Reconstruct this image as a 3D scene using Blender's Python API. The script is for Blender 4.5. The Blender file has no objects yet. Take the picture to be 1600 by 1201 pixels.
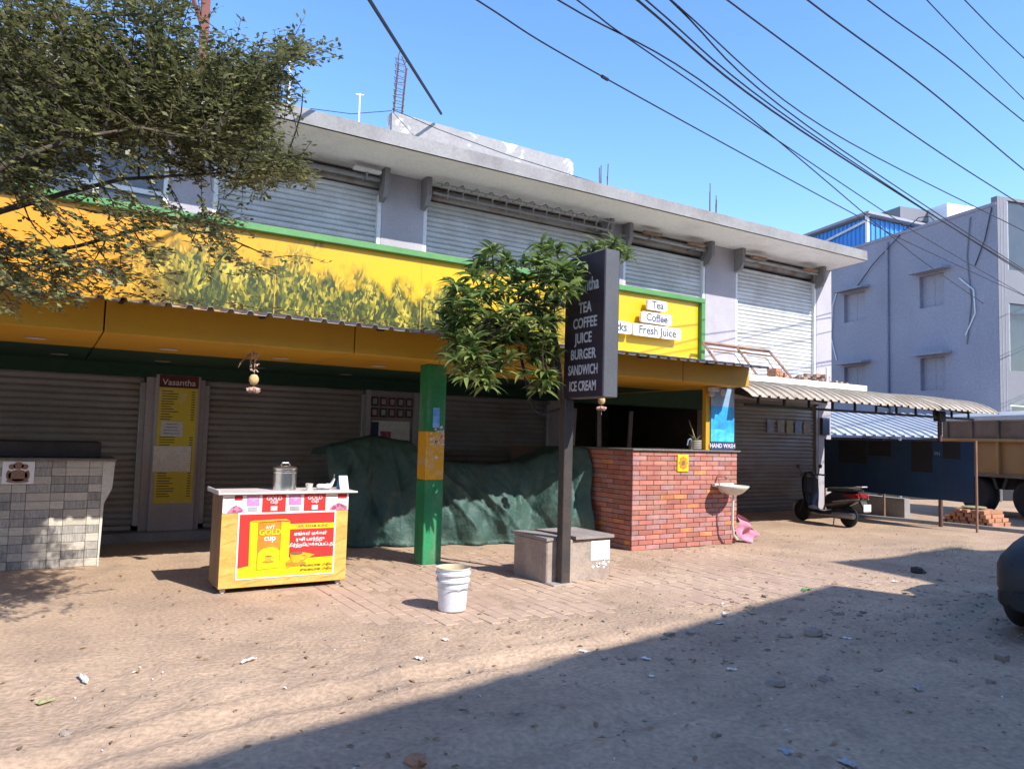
import bpy, math, random
import numpy as np
from mathutils import Vector, Matrix, noise as mnoise

SC = bpy.context.scene
COL = SC.collection
rng = random.Random(7)
R = math.radians

# ------------------------------------------------------------------ camera
YAW, PITCH, ROLL, EYE = 0.5552, 0.06846, 0.02736, 1.5
cam_d = bpy.data.cameras.new('camera')
cam_d.sensor_width = 36.0
cam_d.lens = 36.0 * 1171.4 / 1600.0
cam_d.clip_start = 0.05
cam_d.clip_end = 3000.0
cam = bpy.data.objects.new('camera', cam_d)
COL.objects.link(cam)
_f = Vector((math.sin(YAW) * math.cos(PITCH), math.cos(YAW) * math.cos(PITCH), math.sin(PITCH)))
_r0 = Vector((math.cos(YAW), -math.sin(YAW), 0))
_u0 = _r0.cross(_f)
_r = _r0 * math.cos(ROLL) + _u0 * math.sin(ROLL)
_u = -_r0 * math.sin(ROLL) + _u0 * math.cos(ROLL)
_m = Matrix((_r, _u, -_f)).transposed().to_4x4()
_m.translation = (0, 0, EYE)
cam.matrix_world = _m
SC.camera = cam

# ------------------------------------------------------------------ light
SUN_TRAVEL = Vector((-0.34, 1.0, -0.94)).normalized()
world = bpy.data.worlds.new('World')
SC.world = world
world.use_nodes = True
_nt = world.node_tree
_sky = _nt.nodes.new('ShaderNodeTexSky')
_sky.sky_type = 'NISHITA'
_sky.sun_disc = False
_sky.sun_elevation = math.asin(-SUN_TRAVEL.z)
_sky.sun_rotation = math.atan2(-SUN_TRAVEL.x, -SUN_TRAVEL.y)
_sky.air_density = 1.0
_sky.dust_density = 0.4
_sky.ozone_density = 3.0
_bg = _nt.nodes['Background']
_bg.inputs['Strength'].default_value = 0.15
_hs = _nt.nodes.new('ShaderNodeHueSaturation')
_hs.inputs['Hue'].default_value = 0.506
_hs.inputs['Saturation'].default_value = 1.17
_nt.links.new(_sky.outputs[0], _hs.inputs['Color'])
_nt.links.new(_hs.outputs[0], _bg.inputs['Color'])
sun_d = bpy.data.lights.new('sun', 'SUN')
sun_d.energy = 3.0
sun_d.angle = R(0.5)
sun_d.color = (1.0, 0.965, 0.91)
sun = bpy.data.objects.new('sun', sun_d)
COL.objects.link(sun)
sun.rotation_euler = SUN_TRAVEL.to_track_quat('-Z', 'Y').to_euler()
sun.location = (10, -20, 25)
SC.view_settings.view_transform = 'Standard'
SC.view_settings.look = 'None'
SC.view_settings.gamma = 1.0
SC.view_settings.use_curve_mapping = False
SC.view_settings.exposure = 1.32
SC.cycles.max_bounces = 7
SC.cycles.diffuse_bounces = 4
SC.cycles.transparent_max_bounces = 6
SC.cycles.use_adaptive_sampling = True
SC.cycles.adaptive_threshold = 0.015

# ------------------------------------------------------------------ materials
def srgb(r, g, b):
    f = lambda c: c / 12.92 if c <= 0.04045 else ((c + 0.055) / 1.055) ** 2.4
    return (f(r / 255), f(g / 255), f(b / 255))

def _c4(c): return (c[0], c[1], c[2], 1.0)

def mat(name, col, rough=0.7, col2=None, var=0.25, scale=3.0, detail=5.0, bump=0.15, bscale=40.0,
        metal=0.0, rnd=0.0, spec=0.4, stretch=(1, 1, 1), fine=0.12, dirt=None, dirt_amt=0.5,
        dscale=1.2, dstretch=(1, 1, 0.25), lo=0.35, hi=0.65, coat=0.0, obj='Object', bdist=0.01):
    m = bpy.data.materials.new(name)
    m.use_nodes = True
    nt = m.node_tree
    N, L = nt.nodes, nt.links
    b = N['Principled BSDF']
    tc = N.new('ShaderNodeNewGeometry') if obj == 'Position' else N.new('ShaderNodeTexCoord')
    mp = N.new('ShaderNodeMapping')
    mp.inputs['Scale'].default_value = stretch
    L.new(tc.outputs[obj], mp.inputs['Vector'])
    n1 = N.new('ShaderNodeTexNoise'); n1.inputs['Scale'].default_value = scale; n1.inputs['Detail'].default_value = detail
    n1.inputs['Roughness'].default_value = 0.6
    L.new(mp.outputs[0], n1.inputs['Vector'])
    rp = N.new('ShaderNodeMapRange'); rp.inputs['From Min'].default_value = lo; rp.inputs['From Max'].default_value = hi
    L.new(n1.outputs['Fac'], rp.inputs['Value'])
    mx = N.new('ShaderNodeMix'); mx.data_type = 'RGBA'
    if col2 is None: col2 = tuple(c * (1 - var) for c in col)
    mx.inputs['A'].default_value = _c4(col); mx.inputs['B'].default_value = _c4(col2)
    L.new(rp.outputs[0], mx.inputs['Factor'])
    out = mx.outputs['Result']
    if dirt is not None:
        mp2 = N.new('ShaderNodeMapping'); mp2.inputs['Scale'].default_value = dstretch
        mp2.inputs['Location'].default_value = (3.1, 7.7, 1.3)
        L.new(tc.outputs[obj], mp2.inputs['Vector'])
        n3 = N.new('ShaderNodeTexNoise'); n3.inputs['Scale'].default_value = dscale; n3.inputs['Detail'].default_value = 7
        n3.inputs['Roughness'].default_value = 0.65
        L.new(mp2.outputs[0], n3.inputs['Vector'])
        r3 = N.new('ShaderNodeMapRange'); r3.inputs['From Min'].default_value = 0.5; r3.inputs['From Max'].default_value = 0.72
        r3.inputs['To Max'].default_value = dirt_amt
        L.new(n3.outputs['Fac'], r3.inputs['Value'])
        m3 = N.new('ShaderNodeMix'); m3.data_type = 'RGBA'
        L.new(r3.outputs[0], m3.inputs['Factor']); L.new(out, m3.inputs['A']); m3.inputs['B'].default_value = _c4(dirt)
        out = m3.outputs['Result']
    n2 = N.new('ShaderNodeTexNoise'); n2.inputs['Scale'].default_value = bscale; n2.inputs['Detail'].default_value = 4
    L.new(tc.outputs[obj], n2.inputs['Vector'])
    hs = N.new('ShaderNodeHueSaturation')
    mr = N.new('ShaderNodeMapRange'); mr.inputs['To Min'].default_value = 1 - fine * 2; mr.inputs['To Max'].default_value = 1 + fine * 2
    L.new(n2.outputs['Fac'], mr.inputs['Value'])
    val = mr.outputs[0]
    if rnd > 0:
        oi = N.new('ShaderNodeObjectInfo')
        m4 = N.new('ShaderNodeMapRange'); m4.inputs['To Min'].default_value = 1 - rnd; m4.inputs['To Max'].default_value = 1 + rnd
        L.new(oi.outputs['Random'], m4.inputs['Value'])
        ml = N.new('ShaderNodeMath'); ml.operation = 'MULTIPLY'
        L.new(val, ml.inputs[0]); L.new(m4.outputs[0], ml.inputs[1]); val = ml.outputs[0]
    L.new(val, hs.inputs['Value']); L.new(out, hs.inputs['Color'])
    L.new(hs.outputs[0], b.inputs['Base Color'])
    b.inputs['Roughness'].default_value = rough
    b.inputs['Metallic'].default_value = metal
    b.inputs['Specular IOR Level'].default_value = spec
    if coat: b.inputs['Coat Weight'].default_value = coat
    if bump > 0:
        bp = N.new('ShaderNodeBump'); bp.inputs['Strength'].default_value = bump; bp.inputs['Distance'].default_value = bdist
        L.new(n2.outputs['Fac'], bp.inputs['Height']); L.new(bp.outputs[0], b.inputs['Normal'])
    return m

def leafmat(name, ca, cb, trans=0.3, rough=0.45):
    m = bpy.data.materials.new(name); m.use_nodes = True
    nt = m.node_tree; N, L = nt.nodes, nt.links
    b = N['Principled BSDF']
    ge = N.new('ShaderNodeNewGeometry')
    mx = N.new('ShaderNodeMix'); mx.data_type = 'RGBA'
    mx.inputs['A'].default_value = _c4(ca); mx.inputs['B'].default_value = _c4(cb)
    L.new(ge.outputs['Random Per Island'], mx.inputs['Factor'])
    L.new(mx.outputs['Result'], b.inputs['Base Color'])
    b.inputs['Roughness'].default_value = rough
    b.inputs['Specular IOR Level'].default_value = 0.5
    t = N.new('ShaderNodeBsdfTranslucent'); L.new(mx.outputs['Result'], t.inputs['Color'])
    ms = N.new('ShaderNodeMixShader'); ms.inputs[0].default_value = trans
    L.new(b.outputs[0], ms.inputs[1]); L.new(t.outputs[0], ms.inputs[2])
    L.new(ms.outputs[0], N['Material Output'].inputs['Surface'])
    return m

M = {}
def MM(k, *a, **kw): M[k] = mat(k, *a, **kw)
DUST = (0.42, 0.31, 0.22)
MM('dirt', (0.46, 0.325, 0.22), 0.95, col2=(0.345, 0.242, 0.168), scale=0.8, detail=9, bump=0.7, bscale=30, fine=0.24, spec=0.1,
   dirt=(0.26, 0.19, 0.14), dirt_amt=0.7, dscale=2.3, dstretch=(1, 1, 1), bdist=0.02)
MM('paver', obj='Position', col=(0.40, 0.27, 0.20), rough=0.95, col2=(0.46, 0.33, 0.235), scale=0.9, bump=0.3, bscale=60, fine=0.12, rnd=0.06, spec=0.15)
MM('paint_grey', (0.41, 0.38, 0.41), 0.8, var=0.12, scale=1.3, dirt=(0.28, 0.25, 0.25), dirt_amt=0.35, bump=0.1)
MM('corbel_grey', (0.25, 0.24, 0.25), 0.85, var=0.2, scale=2)
MM('concrete', (0.30, 0.285, 0.275), 0.85, var=0.2, scale=1.5, dirt=(0.17, 0.15, 0.14), dirt_amt=0.6, dscale=1.6, dstretch=(1, 1, 0.5), bump=0.25, bscale=25)
MM('soffit_white', (0.82, 0.79, 0.76), 0.85, var=0.1, scale=0.8, dirt=(0.35, 0.30, 0.27), dirt_amt=0.3, dscale=0.8, dstretch=(1, 1, 1), bump=0.08)
MM('plaster_rough', (0.31, 0.295, 0.29), 0.9, col2=(0.78, 0.77, 0.75), scale=1.3, detail=9, lo=0.58, hi=0.64, bump=0.6, bscale=14, dirt=(0.20, 0.18, 0.175), dirt_amt=0.4)
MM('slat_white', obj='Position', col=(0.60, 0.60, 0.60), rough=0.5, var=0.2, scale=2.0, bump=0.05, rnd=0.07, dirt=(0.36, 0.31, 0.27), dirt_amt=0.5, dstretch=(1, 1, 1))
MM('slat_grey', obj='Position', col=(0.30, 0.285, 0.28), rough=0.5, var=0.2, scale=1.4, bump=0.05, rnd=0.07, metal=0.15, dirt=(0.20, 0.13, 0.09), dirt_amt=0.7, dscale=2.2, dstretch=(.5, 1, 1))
MM('rail_white', (0.74, 0.74, 0.75), 0.5, var=0.1)
MM('dark_steel', (0.05, 0.045, 0.045), 0.55, var=0.3, scale=6, metal=0.3)
MM('dark_recess', (0.055, 0.045, 0.042), 0.9, var=0.3)
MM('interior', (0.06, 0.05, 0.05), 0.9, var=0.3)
MM('steel_grey', (0.33, 0.33, 0.34), 0.45, var=0.2, scale=5, metal=0.5)
MM('glass_dark', (0.055, 0.06, 0.065), 0.12, var=0.2, scale=2, bump=0.0, spec=0.6)
MM('yellow_panel', (0.78, 0.47, 0.012), 0.38, col2=(0.70, 0.40, 0.012), scale=0.7, bump=0.02, fine=0.03, dirt=(0.42, 0.24, 0.03), dirt_amt=0.25)
MM('orange_panel', obj='Position', col=(0.54, 0.29, 0.015), rough=0.55, col2=(0.48, 0.25, 0.015), scale=0.7, bump=0.02, fine=0.03, dirt=(0.33, 0.2, 0.04), dirt_amt=0.4)
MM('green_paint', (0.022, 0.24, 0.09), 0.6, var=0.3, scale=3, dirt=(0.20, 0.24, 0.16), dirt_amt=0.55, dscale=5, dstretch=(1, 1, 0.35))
MM('green_frame', (0.085, 0.25, 0.075), 0.5, var=0.15, scale=2, bump=0.03)
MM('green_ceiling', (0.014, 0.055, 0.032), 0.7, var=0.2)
MM('yellow_paint', (0.72, 0.36, 0.015), 0.55, var=0.15, scale=3, dirt=(0.55, 0.5, 0.45), dirt_amt=0.8, dscale=5, dstretch=(1, 1, 1))
MM('sheet_metal', (0.30, 0.29, 0.28), 0.5, col2=(0.16, 0.09, 0.06), scale=2.5, metal=0.4, lo=0.45, hi=0.75)
MM('awning_cream', (0.44, 0.38, 0.30), 0.65, col2=(0.34, 0.275, 0.20), scale=2.4, bump=0.05, dirt=(0.25, 0.18, 0.12), dirt_amt=0.45, dstretch=(1, 1, 1))
MM('brick_a', dirt=(0.38, 0.27, 0.21), dirt_amt=0.55, dscale=3.5, dstretch=(1, 1, 1), obj='Position', col=(0.43, 0.165, 0.12), rough=0.85, col2=(0.36, 0.13, 0.10), scale=7, bump=0.35, bscale=60, rnd=0.22)
MM('brick_b', dirt=(0.38, 0.27, 0.21), dirt_amt=0.55, dscale=3.5, dstretch=(1, 1, 1), obj='Position', col=(0.40, 0.20, 0.175), rough=0.85, col2=(0.30, 0.15, 0.15), scale=7, bump=0.35, bscale=60, rnd=0.2)
MM('brick_c', obj='Position', col=(0.52, 0.24, 0.10), rough=0.8, col2=(0.44, 0.15, 0.07), scale=7, bump=0.35, bscale=60, rnd=0.15)
MM('mortar', obj='Position', col=(0.27, 0.16, 0.135), rough=0.95, var=0.2)
MM('raw_brick', obj='Position', col=(0.42, 0.215, 0.13), rough=0.9, col2=(0.40, 0.19, 0.11), scale=5, bump=0.4, rnd=0.15)
MM('granite', (0.20, 0.18, 0.17), 0.35, col2=(0.12, 0.11, 0.10), scale=30)
MM('tile_light', obj='Position', col=(0.54, 0.475, 0.375), rough=0.45, col2=(0.44, 0.40, 0.34), scale=9, stretch=(1, 1, 5), bump=0.3, bscale=50, rnd=0.12)
MM('tile_dark', obj='Position', col=(0.235, 0.21, 0.18), rough=0.45, col2=(0.40, 0.37, 0.33), scale=14, stretch=(6, 6, 0.6), bump=0.3, bscale=50, rnd=0.15)
MM('tile_edge', (0.60, 0.56, 0.47), 0.5, var=0.15)
MM('tarp', (0.034, 0.075, 0.066), 0.62, col2=(0.05, 0.105, 0.088), scale=1.6, bump=0.6, bscale=13, bdist=0.035, dirt=(0.13, 0.145, 0.105), dirt_amt=0.45, dscale=2.2, dstretch=(1, 1, 1), fine=0.15)
MM('bucket_white', (0.66, 0.66, 0.68), 0.45, var=0.1, scale=5, bump=0.03, dirt=(0.34, 0.30, 0.27), dirt_amt=0.4, dscale=6, dstretch=(1, 1, 0.4))
MM('bucket_in', (0.62, 0.50, 0.30), 0.6, var=0.2)
MM('pole_grey', (0.055, 0.05, 0.05), 0.5, col2=(0.085, 0.065, 0.055), scale=5, metal=0.3, dirt=(0.3, 0.25, 0.22), dirt_amt=0.35)
MM('sign_purple', (0.032, 0.022, 0.035), 0.4, col2=(0.045, 0.03, 0.045), scale=3, bump=0.02)
MM('sign_side', (0.115, 0.118, 0.128), 0.45, var=0.15, scale=3, metal=0.25, dirt=(0.20, 0.18, 0.16), dirt_amt=0.3)
MM('letter_white', (0.60, 0.58, 0.60), 0.5, var=0.12, scale=8, bump=0.0)
MM('letter_grey', (0.09, 0.10, 0.125), 0.5, var=0.1, bump=0.0)
MM('pit_concrete', (0.37, 0.30, 0.25), 0.92, col2=(0.27, 0.215, 0.18), scale=4, bump=0.5, bscale=35, dirt=(0.46, 0.36, 0.27), dirt_amt=0.6, dscale=4, dstretch=(1, 1, 1))
MM('lime_white', (0.86, 0.85, 0.83), 0.9, col2=(0.66, 0.62, 0.56), scale=14, lo=0.5, hi=0.7)
MM('lid_stone', (0.30, 0.25, 0.225), 0.9, col2=(0.22, 0.185, 0.165), scale=5, bump=0.4, bscale=40)
MM('bark', (0.115, 0.085, 0.06), 0.9, col2=(0.07, 0.05, 0.04), scale=14, stretch=(1, 1, 0.3), bump=0.6, bscale=40)
MM('twig', (0.06, 0.046, 0.035), 0.9, var=0.3, bump=0.0)
M['leaf_small'] = leafmat('leaf_small', (0.065, 0.08, 0.024), (0.30, 0.29, 0.12), 0.34)
M['leaf_mango'] = leafmat('leaf_mango', (0.05, 0.11, 0.024), (0.29, 0.36, 0.11), 0.36, 0.36)
M['leaf_dry'] = leafmat('leaf_dry', (0.20, 0.11, 0.05), (0.34, 0.21, 0.10), 0.1, 0.8)
M['leaf_pot'] = leafmat('leaf_pot', (0.28, 0.27, 0.13), (0.40, 0.37, 0.20), 0.15, 0.6)
MM('black_rubber', (0.018, 0.018, 0.019), 0.65, var=0.3, scale=6)
MM('wire_black', (0.025, 0.027, 0.035), 0.6, bump=0.0)
MM('rebar', (0.13, 0.075, 0.06), 0.8, var=0.3, scale=10)
MM('red_oxide', (0.17, 0.045, 0.03), 0.7, var=0.2)
MM('brown_frame', (0.30, 0.17, 0.115), 0.7, var=0.25, scale=6)
MM('steel_bright', (0.62, 0.60, 0.58), 0.22, var=0.1, scale=4, metal=0.95, bump=0.02)
MM('cart_side', (0.26, 0.145, 0.075), 0.6, col2=(0.17, 0.09, 0.05), scale=5, stretch=(1, 1, 0.2), bump=0.1)
MM('cart_top', (0.62, 0.56, 0.54), 0.45, var=0.1)
MM('cart_wood', (0.66, 0.41, 0.11), 0.5, col2=(0.58, 0.31, 0.07), scale=2.2, stretch=(1, 1, 5), bump=0.02, dirt=(0.55, 0.24, 0.05), dirt_amt=0.7, dscale=1.6, dstretch=(1, 1, 6))
MM('print_plank', (0.56, 0.22, 0.05), 0.5, col2=(0.70, 0.36, 0.08), scale=9, bump=0.0)
MM('print_red', (0.66, 0.035, 0.03), 0.42, var=0.1, scale=3, bump=0.0, fine=0.03)
MM('print_darkred', (0.42, 0.02, 0.025), 0.42, var=0.1, bump=0.0, fine=0.03)
MM('print_yellow', (0.86, 0.62, 0.01), 0.42, col2=(0.84, 0.52, 0.01), scale=3, bump=0.0, fine=0.03)
MM('print_gold', (0.72, 0.40, 0.02), 0.42, var=0.2, scale=6, bump=0.0)
MM('print_orange', (0.75, 0.24, 0.03), 0.42, var=0.25, scale=6, bump=0.0)
MM('print_white', (0.84, 0.80, 0.78), 0.42, var=0.04, bump=0.0, fine=0.03)
MM('print_pink', (0.66, 0.22, 0.50), 0.42, var=0.2, scale=6, bump=0.0)
MM('print_plum', (0.30, 0.05, 0.13), 0.42, col2=(0.55, 0.2, 0.3), scale=18, bump=0.0, lo=0.45, hi=0.55)
MM('print_black', (0.05, 0.035, 0.03), 0.5, bump=0.0)
MM('paper', (0.74, 0.72, 0.69), 0.8, var=0.12, scale=8, bump=0.1)
MM('paper_grey', (0.40, 0.38, 0.38), 0.8, var=0.3, scale=9)
MM('paper_blue', (0.30, 0.34, 0.50), 0.7, var=0.3, scale=9)
MM('menu_yellow', (0.60, 0.48, 0.05), 0.5, col2=(0.62, 0.60, 0.52), scale=1.6, lo=0.55, hi=0.7, bump=0.0, fine=0.04)
MM('maroon', (0.12, 0.02, 0.02), 0.5, bump=0.0)
MM('poster_blue', (0.03, 0.20, 0.62), 0.4, col2=(0.03, 0.42, 0.75), scale=4, bump=0.0, detail=8)
MM('poster_aqua', (0.10, 0.55, 0.72), 0.4, col2=(0.03, 0.30, 0.62), scale=9, bump=0.0, detail=8)
MM('poster_navy', (0.03, 0.045, 0.12), 0.4, bump=0.0)
MM('poster_sky', (0.16, 0.28, 0.45), 0.4, col2=(0.30, 0.40, 0.52), scale=3, bump=0.0)
MM('sticker_blue', (0.05, 0.25, 0.72), 0.5, col2=(0.25, 0.5, 0.85), scale=12, bump=0.0)
MM('porcelain', (0.62, 0.60, 0.52), 0.25, var=0.12, scale=6, bump=0.0, dirt=(0.35, 0.31, 0.24), dirt_amt=0.5, dscale=4, dstretch=(1, 1, 1))
MM('pvc', (0.60, 0.58, 0.54), 0.5, var=0.15, bump=0.0)
MM('pink_cloth', (0.62, 0.25, 0.34), 0.85, var=0.2, scale=8, bump=0.3)
MM('coconut', (0.42, 0.30, 0.14), 0.85, col2=(0.60, 0.45, 0.22), scale=10, stretch=(4, 4, 1))
MM('flower_pale', (0.58, 0.38, 0.32), 0.85, var=0.35, scale=30)
MM('terracotta', (0.30, 0.27, 0.22), 0.85, var=0.25, scale=6)
MM('board_blue', (0.020, 0.055, 0.115), 0.5, col2=(0.014, 0.038, 0.085), scale=1.3, bump=0.03, dirt=(0.05, 0.06, 0.08), dirt_amt=0.5)
MM('board_dark', (0.022, 0.022, 0.026), 0.7, var=0.3)
MM('grey_build', (0.29, 0.285, 0.34), 0.85, var=0.12, scale=0.4, dirt=(0.20, 0.195, 0.225), dirt_amt=0.4, dscale=0.5, dstretch=(1, 1, 0.2), bump=0.1, bscale=12)
MM('grey_panel', (0.17, 0.17, 0.19), 0.6, var=0.1, scale=0.6)
MM('shed_blue', (0.05, 0.27, 0.66), 0.45, col2=(0.04, 0.21, 0.56), scale=0.7, bump=0.03)
MM('shed_roof', (0.30, 0.30, 0.33), 0.6, var=0.2)
MM('roof_sheet', (0.44, 0.455, 0.47), 0.5, col2=(0.52, 0.53, 0.54), scale=0.8, metal=0.2, bump=0.02)
MM('truck_ochre', (0.46, 0.235, 0.065), 0.65, col2=(0.36, 0.19, 0.06), scale=2, dirt=(0.28, 0.2, 0.14), dirt_amt=0.6)
MM('truck_wood', (0.22, 0.15, 0.105), 0.8, var=0.3, scale=3)
MM('scooter_paint', (0.022, 0.020, 0.026), 0.28, var=0.1, bump=0.0, coat=0.4)
MM('scooter_red', (0.25, 0.02, 0.02), 0.25, bump=0.0)
MM('scooter_silver', (0.5, 0.48, 0.47), 0.35, metal=0.6, bump=0.0)
MM('seat_black', (0.03, 0.03, 0.032), 0.55, var=0.2)
MM('car_paint', (0.03, 0.03, 0.033), 0.55, var=0.1, bump=0.0, coat=0.0, dirt=(0.07, 0.10, 0.09), dirt_amt=0.4)
MM('plate_white', (0.75, 0.73, 0.68), 0.5, bump=0.0)
MM('stone', (0.34, 0.27, 0.21), 0.9, col2=(0.24, 0.19, 0.155), scale=9, bump=0.4)
MM('tank_white', (0.78, 0.78, 0.78), 0.5, var=0.05)
MM('rubble', obj='Position', col=(0.42, 0.26, 0.18), rough=0.95, col2=(0.30, 0.22, 0.18), scale=7, rnd=0.2)
MM('street_wall', (0.46, 0.42, 0.37), 0.85, var=0.15, scale=0.8)

# sign panel: yellow sheet, oranger to the left, leafy olive mottling denser low down
def make_sign_mottle():
    m = bpy.data.materials.new('sign_mottle'); m.use_nodes = True
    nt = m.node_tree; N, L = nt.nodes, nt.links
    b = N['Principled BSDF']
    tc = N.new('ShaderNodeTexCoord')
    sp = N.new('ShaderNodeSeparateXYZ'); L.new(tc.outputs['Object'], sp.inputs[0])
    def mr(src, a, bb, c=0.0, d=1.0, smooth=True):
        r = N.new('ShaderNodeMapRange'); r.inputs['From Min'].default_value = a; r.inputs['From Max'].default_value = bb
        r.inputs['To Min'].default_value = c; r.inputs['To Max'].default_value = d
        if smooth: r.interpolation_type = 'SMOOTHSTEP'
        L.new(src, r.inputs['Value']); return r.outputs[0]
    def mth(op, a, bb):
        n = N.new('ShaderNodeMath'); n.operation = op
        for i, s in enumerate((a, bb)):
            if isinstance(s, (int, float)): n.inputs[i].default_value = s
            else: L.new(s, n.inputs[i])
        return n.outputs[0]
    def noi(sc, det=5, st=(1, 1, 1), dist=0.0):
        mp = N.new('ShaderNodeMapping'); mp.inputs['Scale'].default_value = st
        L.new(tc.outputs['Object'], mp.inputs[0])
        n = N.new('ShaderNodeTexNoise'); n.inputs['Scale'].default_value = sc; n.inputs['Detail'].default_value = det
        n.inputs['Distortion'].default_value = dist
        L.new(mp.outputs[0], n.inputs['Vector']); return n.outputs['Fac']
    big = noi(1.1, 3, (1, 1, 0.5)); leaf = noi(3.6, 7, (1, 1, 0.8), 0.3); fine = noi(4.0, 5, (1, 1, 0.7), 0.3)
    # mottling: denser towards the lower edge of the panel, between x=1.9 and x=8
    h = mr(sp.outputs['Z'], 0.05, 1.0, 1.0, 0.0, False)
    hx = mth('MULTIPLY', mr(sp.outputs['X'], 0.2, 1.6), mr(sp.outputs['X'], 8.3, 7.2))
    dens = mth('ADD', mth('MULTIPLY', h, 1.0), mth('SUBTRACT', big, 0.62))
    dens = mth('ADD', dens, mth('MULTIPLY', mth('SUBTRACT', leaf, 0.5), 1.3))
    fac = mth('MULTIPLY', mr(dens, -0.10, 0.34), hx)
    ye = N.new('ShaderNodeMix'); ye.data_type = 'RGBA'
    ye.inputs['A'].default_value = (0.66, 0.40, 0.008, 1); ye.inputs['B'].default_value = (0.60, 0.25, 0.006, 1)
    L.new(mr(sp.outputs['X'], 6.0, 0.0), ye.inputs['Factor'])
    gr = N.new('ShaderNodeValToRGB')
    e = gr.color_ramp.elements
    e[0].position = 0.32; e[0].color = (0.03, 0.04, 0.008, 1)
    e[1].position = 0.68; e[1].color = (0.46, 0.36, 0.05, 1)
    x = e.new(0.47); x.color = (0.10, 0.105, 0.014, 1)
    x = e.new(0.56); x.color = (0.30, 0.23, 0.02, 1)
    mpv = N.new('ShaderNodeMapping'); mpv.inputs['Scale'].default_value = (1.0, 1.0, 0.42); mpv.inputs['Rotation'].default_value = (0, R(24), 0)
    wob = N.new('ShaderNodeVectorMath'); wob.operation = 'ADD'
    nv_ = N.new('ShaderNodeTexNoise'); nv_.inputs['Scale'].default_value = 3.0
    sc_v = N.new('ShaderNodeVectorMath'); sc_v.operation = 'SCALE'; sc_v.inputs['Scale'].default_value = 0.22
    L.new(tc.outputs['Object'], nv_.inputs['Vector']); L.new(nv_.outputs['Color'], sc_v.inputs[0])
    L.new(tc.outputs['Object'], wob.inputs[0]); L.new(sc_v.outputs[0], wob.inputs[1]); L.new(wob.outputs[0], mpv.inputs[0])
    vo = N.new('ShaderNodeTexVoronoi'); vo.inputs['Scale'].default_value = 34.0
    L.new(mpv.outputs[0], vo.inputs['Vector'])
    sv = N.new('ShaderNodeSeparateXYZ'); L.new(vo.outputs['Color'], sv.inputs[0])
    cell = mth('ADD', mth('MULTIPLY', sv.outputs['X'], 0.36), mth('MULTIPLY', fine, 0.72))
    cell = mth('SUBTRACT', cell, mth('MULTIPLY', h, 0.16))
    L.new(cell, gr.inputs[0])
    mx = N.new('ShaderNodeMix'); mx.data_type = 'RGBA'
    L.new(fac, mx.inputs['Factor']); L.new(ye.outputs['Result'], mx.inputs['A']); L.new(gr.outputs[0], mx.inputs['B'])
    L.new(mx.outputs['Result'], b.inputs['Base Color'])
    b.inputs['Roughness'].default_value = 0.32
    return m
M['sign_mottle'] = make_sign_mottle()

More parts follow.
